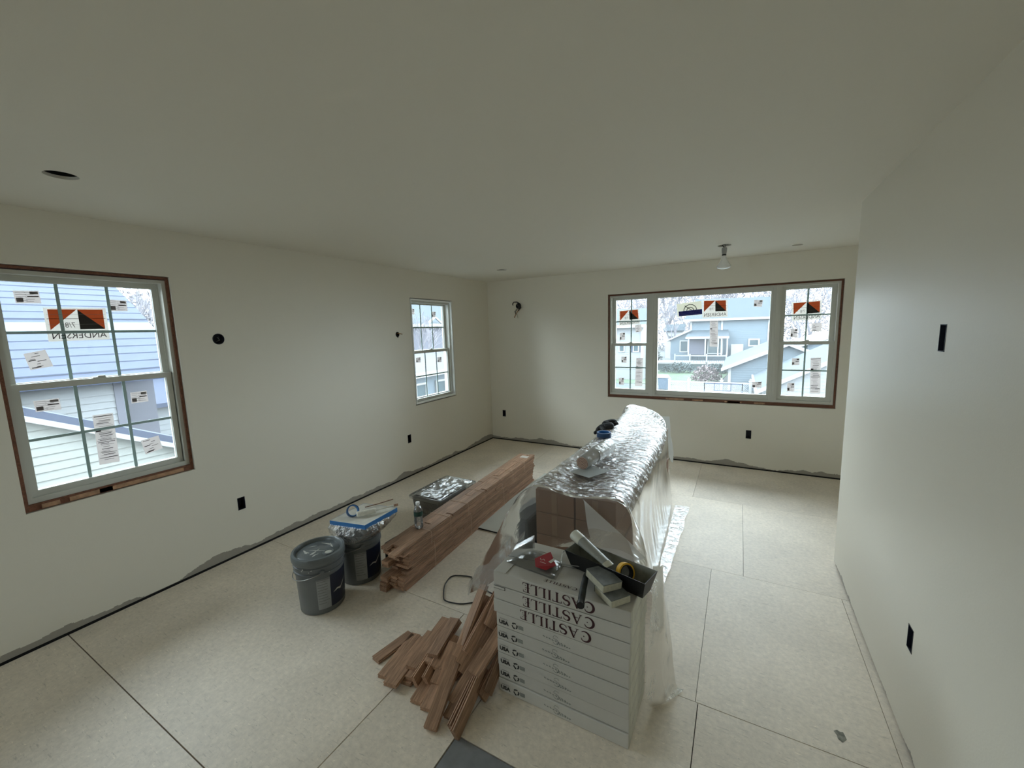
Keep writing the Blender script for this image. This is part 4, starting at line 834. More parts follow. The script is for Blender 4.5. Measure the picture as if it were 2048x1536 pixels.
# film sheet
ST=[
 [(2.06,-.60,.008),(2.14,-.62,.01),(2.28,-.64,.012),(2.48,-.56,.012),(2.80,-.98,.012),(2.83,-1.1,.010),(2.86,-1.2,.008)],
 [(2.04,-.72,.008),(2.20,-.76,.40),(2.295,-.775,HT+.015),(2.482,-.69,HT+.018),(2.80,-1.29,HT+.012),(2.825,-1.29,.38),(2.87,-1.33,.008)],
 [(2.04,-1.0,.008),(2.21,-1.0,.40),(2.30,-1.0,HT+.015),(2.50,-1.0,HT+.03),(2.82,-1.48,HT+.014),(2.845,-1.48,.38),(2.90,-1.5,.010)],
 [(2.04,-1.8,.008),(2.22,-1.8,.40),(2.315,-1.8,HT+.015),(2.55,-1.85,HT+.012),(2.855,-1.95,HT+.014),(2.875,-1.95,.38),(2.93,-1.95,.010)],
 [(2.03,-2.6,.008),(2.21,-2.6,.40),(2.315,-2.6,HT+.015),(2.58,-2.6,HT+.012),(2.875,-2.6,HT+.014),(2.900,-2.6,.38),(2.965,-2.6,.010)],
 [(1.95,-3.12,.008),(2.12,-3.16,.40),(2.305,-3.215,HT+.015),(2.60,-3.215,HT+.010),(2.892,-3.215,HT+.012),(2.94,-3.18,.38),(3.035,-2.9,.010)],
 [(1.88,-3.20,.010),(2.08,-3.27,.40),(2.300,-3.245,HT+.002),(2.60,-3.245,HT-.006),(2.905,-3.24,HT-.002),(2.99,-3.26,.40),(3.08,-3.1,.010)],
 [(1.85,-3.27,.012),(2.10,-3.37,.36),(2.32,-3.34,.67),(2.60,-3.33,.62),(2.95,-3.33,.67),(3.06,-3.38,.42),(3.12,-3.28,.010)],
 [(1.90,-3.38,.03),(2.17,-3.48,.33),(2.37,-3.45,.62),(2.60,-3.44,.57),(2.96,-3.45,.655),(3.11,-3.50,.42),(3.15,-3.40,.010)],
 [(1.97,-3.46,.06),(2.24,-3.56,.30),(2.41,-3.54,.57),(2.60,-3.52,.56),(2.97,-3.55,.64),(3.13,-3.60,.44),(3.18,-3.50,.008)]]
def grid_spline(ST,nu,nv):
    rows=[catmull(r,nu) for r in ST]; cols=[]
    m=len(rows[0]); out=[]
    cc=[catmull([r[i] for r in rows],nv) for i in range(m)]
    return [[cc[i][j] for i in range(m)] for j in range(len(cc[0]))]
GR=grid_spline(ST,24,22); nr_=len(GR); nc=len(GR[0])
vs=[]
for j,row in enumerate(GR):
    for i,p in enumerate(row):
        a=GR[max(0,j-1)][i]; c=GR[min(nr_-1,j+1)][i]; d_=row[max(0,i-1)]; e_=row[min(nc-1,i+1)]
        n_=(e_-d_).cross(c-a); n_=n_.normalized() if n_.length>1e-9 else Vector((0,0,1))
        if n_.z<0 and .33<i/nc<.67: n_=-n_
        side=i/(nc-1); topz=p.z>HT-.02 and j<nr_*.62
        if topz: dsp=.009*abs(noise.noise(Vector((p.x*6+p.y*2,p.y*9,0))))+.005*abs(noise.noise(Vector((p.x*22,p.y*15,3))))+.002*noise.noise(Vector((p.x*50,p.y*45,3))); p=p+Vector((0,0,abs(dsp)+.001*0))
        else:
            fz=min(1,p.z*12,max(0,(HT+.01-p.z)*8+.15)); arcp=p.y*11+p.x*9
            dsp=fz*(.012*noise.noise(Vector((arcp,p.z*.9,1)))+.005*noise.noise(Vector((arcp*2.6,p.z*2,2)))); 
            if j>nr_*.62: dsp+=fz*.012*noise.noise(Vector((p.x*6+p.z*5,p.y*3-p.z*2,9)))
            sgn=1 if side>.5 else -1
            out=Vector((sgn if not(.33<side<.67) else 0,-.9 if j>nr_*.6 else 0,.0)); out=out.normalized() if out.length else Vector((0,0,1)); p=p+out*(dsp+.004)
        vs.append((p.x,p.y,max(.003,p.z)))
b=MB(); b.add(vs,[(j*nc+i,j*nc+i+1,(j+1)*nc+i+1,(j+1)*nc+i) for j in range(nr_-1) for i in range(nc-1)])
for k,fc in enumerate(b.f):
    j_,i_=divmod(k,nc-1); b.m[k]=2 if j_>nr_*.56 and i_/(nc-1)<.80 else 0 if (.30<i_/(nc-1)<.70 and j_<nr_*.60 and j_>nr_*.10) else 1
tag(b.build('plastic_sheeting',[m_film,m_films,m_filmfr],None,smooth=True),'large clear plastic sheet draped over the long stack of brown cartons','plastic sheet')
# wrinkled floor strip of film along the right side
b=MB(); n=60; vs=[]
for j in range(n+1):
    t=j/n; y=-1.44-1.40*t; xl=2.925+.055*t+.012*noise.noise(Vector((y*6,0,1))); xr=3.052-.020*t+.014*noise.noise(Vector((y*5,4,1))); 
    if t>.93: xr-= (t-.93)*.5
    for i in range(9):
        s=i/8; vs.append((xl*(1-s)+xr*s,y,.0135+.0075*abs(noise.noise(Vector((s*3,y*14,7))))+.006*math.sin(math.pi*s)*abs(noise.noise(Vector((s*5,y*30,2))))))
b.add(vs,[(j*9+i,j*9+i+1,(j+1)*9+i+1,(j+1)*9+i) for j in range(n) for i in range(8)])
tag(b.build('film_strip',m_filmf,None,smooth=True),'shiny wrinkled strip of film lying flat on the floor right of the covered stack','plastic sheet')
# heavier flap and hem corner
def surf(P4,nu,nv,name,m,label,cat,amp=.006,fr=12,seed=0,par=None):
    Gd=grid_spline(P4,nu,nv); R2=len(Gd); C2=len(Gd[0]); vs=[]
    for row in Gd:
        for p in row: d_=amp*noise.noise(Vector((p.x*fr+seed,p.y*fr,p.z*fr))); vs.append((p.x+d_,p.y-d_,max(.003,p.z)))
    b=MB(); b.add(vs,[(j*C2+i,j*C2+i+1,(j+1)*C2+i+1,(j+1)*C2+i) for j in range(R2-1) for i in range(C2-1)]); o=b.build(name,m,par,smooth=True)
    if label: tag(o,label,cat)
    return o
m_flap=film_mat('heavy_film',(.85,.87,.88),.62,.3,.3,.15,14)
surf([[(2.655,-3.262,.735),(2.66,-3.265,.730),(2.665,-3.268,.726)],[(2.78,-3.33,.69),(2.77,-3.36,.655),(2.74,-3.40,.60)],[(2.93,-3.44,.66),(2.90,-3.48,.63),(2.84,-3.50,.58)],[(3.06,-3.56,.64),(3.05,-3.575,.635),(3.0,-3.58,.615)]],6,8,'film_flap',m_flap,'whitish heavier film flap across the near corner of the covered stack','plastic sheet',.003)
surf([[(3.10,-3.58,.62),(3.13,-3.52,.60),(3.11,-3.42,.60)],[(3.105,-3.66,.40),(3.15,-3.60,.40),(3.15,-3.5,.42)],[(3.10,-3.70,.18),(3.155,-3.64,.18),(3.18,-3.52,.2)],[(3.11,-3.71,.04),(3.16,-3.65,.03),(3.20,-3.53,.03)],[(3.125,-3.66,.004),(3.20,-3.60,.004),(3.235,-3.52,.004)]],8,9,'film_curtain',m_flap and film_mat('side_film',(.88,.88,.87),.38,.35,.2,.5,18,(1,1,.4)),'clear film hanging beside the white cartons down to the floor','plastic sheet',.01,9)
surf([[(2.44,-3.62,.56),(2.43,-3.58,.58),(2.42,-3.52,.6)],[(2.38,-3.70,.42),(2.33,-3.62,.46),(2.30,-3.52,.5)],[(2.30,-3.76,.355),(2.22,-3.66,.37),(2.18,-3.56,.38)],[(2.19,-3.72,.33),(2.14,-3.66,.30),(2.08,-3.56,.28)],[(2.14,-3.68,.26),(2.10,-3.64,.20),(2.03,-3.56,.14)]],8,9,'film_bunch',m_bag,'bunched clear film spilling left of the white cartons over the offcuts','plastic sheet',.03,13,3)
# foam sheet hanging at far end
b=MB(); outl=[(2.655,.765),(2.80,.775),(2.812,.68),(2.815,.58),(2.835,.50),(2.848,.40),(2.842,.285),(2.822,.30),(2.800,.36),(2.79,.45),(2.77,.52),(2.72,.56),(2.66,.60)]
n=len(outl); vs=[(x,-1.02-.03*(z-.3)+.012*math.sin(z*9),z) for x,z in outl]+[(x,-1.016-.03*(z-.3)+.012*math.sin(z*9),z) for x,z in outl]
b.add(vs,[tuple(range(n)),tuple(range(n,2*n))[::-1]]+[(k,(k+1)%n,n+(k+1)%n,n+k) for k in range(n)])
tag(b.build('foam_sheet',m_foam,None),'torn white foam sheet hanging at the far end of the covered stack','foam sheet')
# on top of the sheeting
ZT=HT+.028
e=empty('film_roll',(2.535,-2.63,ZT+.052)); tag(e,'roll of clear pinkish plastic film on top of the covered stack','plastic roll')
p=Vector((-.022,-.235,0)); q_=Vector((.028,.235,.006)); d=(q_-p)
def rg(t,r): return p+d*t,r
b=MB(); b.tube([rg(t,0)[0] for t in (0,.02,.38,.40)],[.042,.045,.046,.050],28); b.build('inner_roll',m_filmroll,e,smooth='auto')
b=MB(); b.tube([rg(t,0)[0] for t in (.38,.42,.7,.97,1)],[.052,.056,.054,.055,.051],28); b.build('outer_wrap',film_mat('roll_wrap',(.95,.92,.9),.85,.5,.12,.9,22),e,smooth='auto')
ax=d.normalized(); s=Vector((0,0,1)).cross(ax).normalized(); u=ax.cross(s); b=MB(); pp=[]
for k in range(70): a=k*.36; r=.003+.0385*k/70; pp.append(p-ax*.001+s*r*math.cos(a)+u*r*math.sin(a))
b.tube(pp,.0012,4); b.build('spiral_edge',m_seam,e)
b=MB(); b.add([p-ax*.0005]+[p-ax*.0005+.0415*(s*math.cos(2*math.pi*k/24)+u*math.sin(2*math.pi*k/24)) for k in range(24)],[(0,1+k,1+(k+1)%24) for k in range(24)]); b.build('roll_end',m_pink,e)
e=empty('loose_card',(2.567,-2.872,ZT+.002)); tag(e,'square grey sheet lying in front of the film roll','paper sheet')
b=MB(); b.add([(-.130,-.060,.004),(.030,-.110,.002),(.125,.065,.006),(-.035,.10,.003),(-.130,-.060,.0028),(.030,-.110,.0008),(.125,.065,.0048),(-.035,.10,.0018)],[(0,1,2,3),(7,6,5,4),(0,4,5,1),(1,5,6,2),(2,6,7,3),(3,7,4,0)]); b.build('sheet',m_card,e)
tape_roll((2.400,-1.985,ZT+.024),Matrix.Identity(3),.062,.048,.046,m_taped,m_tapeb,'dark blue tape roll lying flat on the covered stack')
def blobby(path,rad,name,m,par):
    q=catmull(path,5); N=len(q)-1; b=MB(); b.tube(q,[max(.001,rad*min(1,min(k,N-k)*.3+.25)) for k in range(N+1)],12); return b.build(name,m,par,smooth=True)
e=empty('work_gloves',(2.335,-1.74,ZT)); e.scale=(.78,.78,.8); tag(e,'crumpled black work gloves on the covered stack beside the blue tape','gloves')
gm=mat('glove_black',(.008,.008,.009),rough=.75,bump=.5,bscale=40)
blobby([(-.02,-.20,.012),(-.025,-.12,.035),(.0,-.05,.050),(.05,.02,.052),(.08,.07,.04)],.040,'palm',gm,e)
blobby([(-.02,.0,.05),(.0,.09,.060),(.05,.15,.065),(.10,.19,.05)],.042,'palm',gm,e)
for k,(dx,dy) in enumerate([(.10,.21),(.06,.24),(.12,.16),(.02,.22)]): blobby([(dx-.05,dy-.07,.05),(dx-.02,dy-.03,.065),(dx,dy,.045)],.017,'finger',gm,e)
blobby([(-.03,-.15,.02),(-.05,-.19,.015),(-.045,-.24,.012)],.020,'cuff',gm,e)
#@@EXT@@
# ------------------------------------------------------------ outside
CP=co.matrix_world.translation.copy()
def hitp(ax,val,u,v):
    d=f*F+rr*(u-1024)-uu*(v-768); t=(val-CP[ax])/d[ax]; return CP+d*t
GZ=-2.8
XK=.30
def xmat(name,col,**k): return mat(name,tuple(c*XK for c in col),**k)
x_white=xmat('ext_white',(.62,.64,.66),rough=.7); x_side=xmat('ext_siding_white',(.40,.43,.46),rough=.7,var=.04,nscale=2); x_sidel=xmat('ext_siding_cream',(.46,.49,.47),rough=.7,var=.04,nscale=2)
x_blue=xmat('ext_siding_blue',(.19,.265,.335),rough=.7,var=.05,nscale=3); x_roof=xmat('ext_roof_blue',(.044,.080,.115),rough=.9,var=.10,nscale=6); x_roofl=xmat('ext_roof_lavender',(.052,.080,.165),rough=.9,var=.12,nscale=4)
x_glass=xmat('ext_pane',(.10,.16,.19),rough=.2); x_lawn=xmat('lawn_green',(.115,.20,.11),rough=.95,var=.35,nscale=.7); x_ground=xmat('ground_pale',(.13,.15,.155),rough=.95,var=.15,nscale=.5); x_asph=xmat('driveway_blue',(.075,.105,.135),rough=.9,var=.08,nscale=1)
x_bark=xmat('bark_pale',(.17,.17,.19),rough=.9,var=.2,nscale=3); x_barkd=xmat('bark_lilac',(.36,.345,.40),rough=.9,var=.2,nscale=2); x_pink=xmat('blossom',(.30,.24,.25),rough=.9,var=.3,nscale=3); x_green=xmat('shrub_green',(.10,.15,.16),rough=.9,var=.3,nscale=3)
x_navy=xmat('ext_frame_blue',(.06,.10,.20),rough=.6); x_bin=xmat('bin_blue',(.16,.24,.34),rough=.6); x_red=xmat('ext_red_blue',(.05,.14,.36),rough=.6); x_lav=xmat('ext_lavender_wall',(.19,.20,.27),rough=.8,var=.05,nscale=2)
gr=MB().box((-60,-30,GZ-.3),(60,110,GZ)).build('ground',x_ground); tag(gr,kind='structure')
def strip(name,pts,m,z,label,cat,kind=None):
    n=len(pts); b=MB(); b.add([(x,y,z) for x,y in pts]+[(x,y,GZ) for x,y in pts],[tuple(range(n)),tuple(range(n,2*n))[::-1]]+[(k,(k+1)%n,n+(k+1)%n,n+k) for k in range(n)]); o=b.build(name,m); tag(o,label,cat,kind=kind); return o
strip('lawn',[(-12,27.05),(.9,27.5),(2.2,31),(2.6,37),(-1,38.2),(-3.6,38.2),(-3.6,29.7),(-12,29.7)],x_lawn,GZ+.03,'green lawn behind the lattice fence','lawn','stuff')
strip('driveway',[(-5.5,9.6),(-2.6,9.6),(-3.0,24),(-4.3,27),(-11,27),(-11,19)],x_asph,GZ+.035,'blue-grey driveway left beyond the triple window','driveway')
def hull(b,poly,P,w0,w1,mi=0):
    n=len(poly); b.add([P(u,z,w0) for u,z in poly]+[P(u,z,w1) for u,z in poly],[tuple(range(n)),tuple(range(n,2*n))[::-1]]+[(k,(k+1)%n,n+(k+1)%n,n+k) for k in range(n)],mi)
def span(poly,z):
    xs=[]
    for k in range(len(poly)):
        (a,c),(d_,e_)=poly[k],poly[(k+1)%len(poly)]
        if (c-z)*(e_-z)<0: xs.append(a+(d_-a)*(z-c)/(e_-c))
    return (min(xs),max(xs)) if len(xs)>1 else None
def siding(par,poly,P,zlo,zhi,h,m,single=False,face=-1):
    """clapboards on a facade polygon (u,z); face: sign of w towards the viewer"""
    allb=MB(); z=zlo
    while z<zhi:
        s=span(poly,z+h*.5); s2=span(poly,z+h*.98); s1=span(poly,z+.02*h)
        if s:
            t=.018*face; a0,a1=(s1 or s); b0,b1=(s2 or s)
            v=[P(a0,z,t*1.3),P(a1,z,t*1.3),P(b1,z+h,t*.35),P(b0,z+h,t*.35),P(a0,z,0),P(a1,z,0),P(b1,z+h,0),P(b0,z+h,0)]
            q=MB() if single else allb; q.add(v,[(0,1,2,3),(0,4,5,1),(1,5,6,2),(2,6,7,3),(3,7,4,0)])
            if single: q.build('siding_board',m,par)
        z+=h
    if not single: o=allb.build('siding',m,par); o['kind']='stuff'
def win(par,P,u0,u1,z0,z1,w,face=-1,t=.10):
    b=MB(); ring(b,P,u0,u1,z0,z1,t,min(w,w+face*.06),max(w,w+face*.06)); fr=b.build('window_frame',x_white,par)
    MB().pbox(P,(u0+t,z0+t,w-.005),(u1-t,z1-t,w+.005)).build('pane',x_glass,fr)
def PY(Y): return lambda u,z,w:(u,Y+w,z)
def PX(X): return lambda u,z,w:(X-w,u,z)
# large blue-grey house
e=empty('house',(2.3,42,GZ)); T0=Vector((2.3,42,GZ))
class Loc:  # build in world coordinates, keep the parent at the base
    def __init__(s,e): s.e=e; s.n0=len(e.children)
def finish(e):
    for c in e.children: c.location=c.location-e.location
tag(e,'large pale blue house with wide roof and porch seen through the big pane','house')
poly=[(-1.25,GZ),(5.84,GZ),(5.84,2.15),(-1.25,2.3)]
b=MB(); hull(b,poly,PY(42),0,7); b.build('wall',x_blue,e); siding(e,poly,PY(42),GZ+.5,2.1,.18,x_blue)
b=MB(); b.hexa([(-1.9,41.6,2.1),(6.3,41.6,2.0),(6.3,46,4.25),(-1.2,46,4.4),(-1.9,41.6,2.25),(6.3,41.6,2.15),(6.3,46,4.4),(-1.2,46,4.55)]); b.hexa([(-1.2,46,4.4),(6.3,46,4.25),(6.3,50,2.2),(-1.9,50,2.2),(-1.2,46,4.55),(6.3,46,4.4),(6.3,50,2.35),(-1.9,50,2.35)]); b.build('roof',x_roof,e)
MB().box((-1.95,41.5,2.05),(6.35,41.62,2.27)).build('fascia',x_white,e)
for a,c in ((-1.3,-1.12),(1.62,1.8),(5.72,5.9)): MB().box((a,41.93,-2.6 if a>5 else .9),(c,42.0,2.1)).build('corner_trim',x_white,e)
win(e,PY(42),4.1,5.1,-.62,.15,-.03,-1,.14)
b=MB(); b.hexa([(-1.5,39.9,.42),(2.45,39.9,.42),(2.3,41.95,1.0),(-1.3,41.95,1.0),(-1.5,39.9,.52),(2.45,39.9,.52),(2.3,41.95,1.1),(-1.3,41.95,1.1)]); b.build('porch_roof',x_roof,e)
MB().box((-1.5,39.8,.28),(2.45,39.9,.5)).build('porch_fascia',x_white,e)
wp=[(-3.1,GZ),(-1.25,GZ),(-1.25,1.05),(-3.1,.2)]
b=MB(); hull(b,wp,PY(41.2),0,5); b.build('wing_wall',x_blue,e); siding(e,wp,PY(41.2),-1.4,.9,.18,x_blue)
b=MB(); b.hexa([(-3.5,40.9,.0),(-1.2,40.9,1.05),(-1.2,46,1.05),(-3.5,46,.0),(-3.5,40.9,.16),(-1.2,40.9,1.22),(-1.2,46,1.22),(-3.5,46,.16)]); b.build('wing_roof',x_white,e)
win(e,PY(41.2),-2.2,-1.35,-1.15,.1,-.03,-1)
for u in (-1.2,.35,1.5,1.8,2.3): MB().box((u-.06,39.85,-1.4),(u+.06,39.97,.4)).build('porch_post',x_white,e)
b=MB(); b.box((-1.2,40.6,-1.35),(.3,40.7,.3)); b.build('porch_screen',x_lav,e)
win(e,PY(40.7),.5,1.9,-1.3,.25,0,-1,.08)
MB().box((-4.2,38.4,-2.15),(2.4,41.2,-2.0)).build('deck',x_white,e); MB().box((-4.2,38.45,GZ),(2.4,41.2,-2.15)).build('deck_skirt',x_green,e)
for u in (-2.3,-.9,.6,2.3): MB().box((u-.06,38.4,-2.1),(u+.06,38.52,-1.15)).build('deck_post',x_white,e)
MB().box((-2.3,38.42,-1.38),(2.3,38.5,-1.28)).build('deck_rail',x_white,e)
b=MB(); [b.box((-2.2+.16*k,38.44,-2.0),(-2.17+.16*k,38.48,-1.36)) for k in range(28)]; o=b.build('balusters',x_blue,e); o['kind']='stuff'
MB().box((2.75,41.2,-1.6),(3.55,41.9,-.45)).build('blue_door',x_red,e); MB().box((2.62,41.15,-1.7),(3.68,41.2,-.35)).build('door_surround',x_white,e)
finish(e)
# garage with white rake
e=empty('garage',(5.5,27,GZ)); tag(e,'grey-blue gabled garage with white rake boards right of the lawn','garage')
gp=[(2.83,GZ),(9.4,GZ),(9.4,-1.2),(6.1,.28),(2.83,-1.2)]
b=MB(); hull(b,gp,PY(26),0,9); b.build('wall',x_blue,e); siding(e,gp,PY(26),GZ,.2,.15,x_blue)
b=MB(); b.hexa([(2.35,25.7,-1.42),(6.1,25.7,.28),(6.1,36,.28),(2.35,36,-1.42),(2.35,25.7,-1.30),(6.1,25.7,.40),(6.1,36,.40),(2.35,36,-1.30)]); b.hexa([(6.1,25.7,.28),(9.8,25.7,-1.42),(9.8,36,-1.42),(6.1,36,.28),(6.1,25.7,.40),(9.8,25.7,-1.3),(9.8,36,-1.3),(6.1,36,.40)]); b.build('roof',x_roof,e)
for s in (0,1):
    xs=(2.33,6.1) if s==0 else (9.83,6.1)
    b=MB(); b.hexa([(xs[0],25.6,-1.50),(xs[1],25.6,.20),(xs[1],25.68,.20),(xs[0],25.68,-1.50),(xs[0],25.6,-1.28),(xs[1],25.6,.42),(xs[1],25.68,.42),(xs[0],25.68,-1.28)]); b.build('rake_board',x_white,e)
MB().box((2.76,25.9,GZ),(2.93,25.98,-1.25)).build('corner_trim',x_white,e)
finish(e)
# nearer white gable, lower right
e=empty('gable_house',(7.5,18.5,GZ)); tag(e,'white-sided gable with blue roof, nearest house low in the right sash','house')
gp=[(4.75,GZ),(11.2,GZ),(11.2,-1.25),(8.0,.33),(4.75,-1.35)]
b=MB(); hull(b,gp,PY(18),0,7); b.build('wall',x_side,e); siding(e,gp,PY(18),GZ,.2,.17,x_side)
b=MB(); b.hexa([(4.2,17.8,-1.72),(8.0,17.8,.34),(8.0,25,.34),(4.2,25,-1.72),(4.2,17.8,-1.62),(8.0,17.8,.44),(8.0,25,.44),(4.2,25,-1.62)]); b.hexa([(8.0,17.8,.34),(11.7,17.8,-1.6),(11.7,25,-1.6),(8.0,25,.34),(8.0,17.8,.44),(11.7,17.8,-1.5),(11.7,25,-1.5),(8.0,25,.44)]); b.build('roof',x_roof,e)
b=MB(); b.hexa([(4.15,17.7,-1.80),(8.0,17.7,.28),(8.0,17.8,.28),(4.15,17.8,-1.80),(4.15,17.7,-1.62),(8.0,17.7,.46),(8.0,17.8,.46),(4.15,17.8,-1.62)]); b.build('rake_board',x_white,e)
MB().box((4.12,17.8,-1.78),(4.22,25,-1.60)).build('gutter',x_white,e)
finish(e)
# house behind with white ridge line
e=empty('grey_house',(12,40,GZ)); tag(e,'pale grey house roof with white gable trim in the right sash','house')
gp=[(8.4,GZ),(14.5,GZ),(14.5,-.5),(10.6,.45),(8.4,-.25)]
b=MB(); hull(b,gp,PY(37),0,8); b.build('wall',x_blue,e); siding(e,gp,PY(37),-1.5,.3,.18,x_blue)
b=MB(); b.hexa([(7.9,36.6,-.42),(10.6,36.6,.52),(10.6,45,.52),(7.9,45,-.42),(7.9,36.6,-.22),(10.6,36.6,.72),(10.6,45,.72),(7.9,45,-.22)]); b.hexa([(10.6,36.6,.52),(15,36.6,-.6),(15,45,-.6),(10.6,45,.52),(10.6,36.6,.72),(15,36.6,-.42),(15,45,-.42),(10.6,45,.72)]); b.build('roof',x_white,e)
finish(e)
# white house at the left
e=empty('white_house',(-6.0,31,GZ)); tag(e,'white-sided house with shuttered windows in the left sash of the triple window','house')
gp=[(-10,GZ),(-3.75,GZ),(-3.75,1.75),(-10,1.75)]
b=MB(); hull(b,gp,PY(30),0,7); b.build('wall',x_side,e); siding(e,gp,PY(30),-1.9,1.7,.16,x_side)
b=MB(); b.hexa([(-10.4,29.6,1.7),(-3.4,29.6,1.7),(-3.9,33.5,3.2),(-10,33.5,3.2),(-10.4,29.6,1.85),(-3.4,29.6,1.85),(-3.9,33.5,3.35),(-10,33.5,3.35)]); b.build('roof',x_roof,e)
MB().box((-10.4,29.5,1.62),(-3.4,29.62,1.86)).build('fascia',x_white,e); MB().box((-3.9,29.9,GZ),(-3.7,29.98,1.7)).build('corner_trim',x_white,e)
for u in (-5.75,-4.55): win(e,PY(30),u,u+.5,-.45,.35,-.03,-1,.08)
for u in (-4.72,-3.98): MB().box((u,29.92,-.45),(u+.14,29.97,.35)).build('shutter',x_roofl,e)
finish(e)
e=empty('shed',(-4.8,55,GZ)); tag(e,'small white shed at the far left behind the lawn','shed')
b=MB(); b.box((-5.6,54,GZ),(-3.4,57,.9)); b.build('wall',x_white,e); b=MB(); b.hexa([(-5.8,53.8,.85),(-3.2,53.8,.85),(-3.2,55.5,1.7),(-5.8,55.5,1.7),(-5.8,53.8,1.0),(-3.2,53.8,1.0),(-3.2,55.5,1.85),(-5.8,55.5,1.85)]); b.build('roof',x_roof,e); win(e,PY(54),-5.2,-4.5,-.4,.3,-.03,-1,.08); finish(e)
# lattice fence
e=empty('lattice_fence',(1.8,21,GZ)); tag(e,'white lattice-topped fence across the yard below the big pane','fence')
b=MB(); b.box((-.3,21,GZ),(4.0,21.03,-2.25)); b.build('fence_panel',x_white,e)
b=MB(); b.box((-.3,20.98,-1.74),(4.0,21.05,-1.66)); b.box((-.3,20.98,-2.28),(4.0,21.05,-2.2)); b.build('rail',x_white,e)
b=MB()
for k in range(48):
    x=-.7+.1*k
    for s in (1,-1):
        a,c=(x,x+.5) if s>0 else (x+.5,x)
        lo,hi=-.3,4.0
        if min(a,c)<lo or max(a,c)>hi: continue
        b.hexa([(a-.018,21+.008*s,-2.2),(a+.018,21+.008*s,-2.2),(a+.018,21.008+.008*s,-2.2),(a-.018,21.008+.008*s,-2.2),(c-.018,21+.008*s,-1.72),(c+.018,21+.008*s,-1.72),(c+.018,21.008+.008*s,-1.72),(c-.018,21.008+.008*s,-1.72)])
o=b.build('lattice',x_white,e); o['kind']='stuff'
for x in (-.3,.79,2.54,4.0): b=MB(); b.box((x-.07,20.93,GZ),(x+.07,21.07,-1.58)); b.lathe([(.10,-1.58),(.10,-1.55),(.04,-1.52),(.06,-1.46),(.0005,-1.42)],(x,21,0),8); b.build('post',x_white,e)
finish(e)
e=empty('metal_frame',(2.2,18.5,GZ)); tag(e,'dark blue metal frame standing in front of the lattice fence','frame')
p=[hitp(1,18.5,*q) for q in ((1409,765),(1485,765),(1429,767),(1462,767))]
zt=p[0].z; b=MB(); b.box((p[0].x,18.45,zt-.06),(p[1].x,18.5,zt)); b.box((p[2].x,18.45,zt-.42),(p[3].x,18.5,zt-.38))
for x,l in ((p[0].x,.36),(p[1].x,.36),(p[2].x,.42),(p[3].x,.42)): b.box((x-.02,18.45,zt-l if l<.4 else zt-.42),(x+.02,18.5,zt))
for x in (p[0].x,p[1].x): b.box((x-.02,18.45,GZ),(x+.02,18.5,zt))
b.build('frame_bars',x_navy,e); finish(e)
e=empty('wheeled_bin',(-1.2,25,GZ)); tag(e,'blue wheeled bin with pale lid left of the lattice fence','bin')
b=MB(); b.hexa([(-1.55,24.8,GZ+.03),(-1.0,24.8,GZ+.03),(-1.0,25.3,GZ+.03),(-1.55,25.3,GZ+.03),(-1.62,24.7,-1.95),(-.95,24.7,-1.95),(-.95,25.35,-1.95),(-1.62,25.35,-1.95)]); b.build('body',x_bin,e); b=MB(); b.hexa([(-1.66,24.65,-1.95),(-.92,24.65,-1.95),(-.92,25.4,-1.95),(-1.66,25.4,-1.95),(-1.6,24.7,-1.7),(-1.0,24.7,-1.7),(-1.0,25.4,-1.8),(-1.6,25.4,-1.8)]); b.build('lid',x_white,e)
for x in (-1.5,-1.05): b=MB(); b.lathe([(.0005,-.03),(.1,-.03),(.1,.03),(.0005,.03)],(x,25.3,GZ+.1),12,Matrix.Rotation(math.pi/2,3,'Y')); b.build('wheel',x_navy,e)
finish(e)
# shrubs and trees
def leaves(c,rx,ry,rz,n,s,m,name,par):
    b=MB()
    for _ in range(n):
        while True:
            p=Vector((R.uniform(-1,1),R.uniform(-1,1),R.uniform(0,1)))
            if p.length<1: break
        p=Vector((p.x*rx,p.y*ry,p.z*rz))+Vector(c); a=Vector((R.uniform(-1,1),R.uniform(-1,1),R.uniform(-1,1))).normalized(); d_=a.orthogonal(); q=a.cross(d_); k=s*R.uniform(.6,1.4)
        b.add([p+d_*k,p+q*k*.6,p-d_*k,p-q*k*.6],[(0,1,2,3)])
    o=b.build(name,m,par); o['kind']='stuff'; return o
def stems(n,h,sp,m,par,base=(0,0,0)):
    b=MB()
    for _ in range(n):
        a=R.uniform(0,6.28); l=R.uniform(.6,1)*h; b.tube([base,(base[0]+sp*.4*math.cos(a),base[1]+sp*.4*math.sin(a),l*.55),(base[0]+sp*math.cos(a),base[1]+sp*math.sin(a),l)],[.03,.02,.008],4)
    return b.build('stems',m,par)
for nm,loc,r_3,h,m,lab in (('blossom_shrub',(1.15,29.8,GZ+.03),1.15,1.25,x_pink,'pink blossoming shrub beside the garage'),('low_shrub',(-1.6,36.2,GZ+.03),1.75,.85,x_green,'low dark green shrubs in front of the deck, left'),('low_shrub',(1.6,36.2,GZ+.03),1.2,.8,x_green,'low green shrubs in front of the deck, right'),('low_shrub',(-5.3,43.5,GZ),1.2,1.7,x_green,'round green shrub beside the house wing')):
    e=empty(nm,loc); tag(e,lab,'shrub'); stems(7,h*.9,r_3*.6,x_bark,e); leaves((0,0,.1),r_3,r_3*.8,h,900,.07,m,'foliage',e)
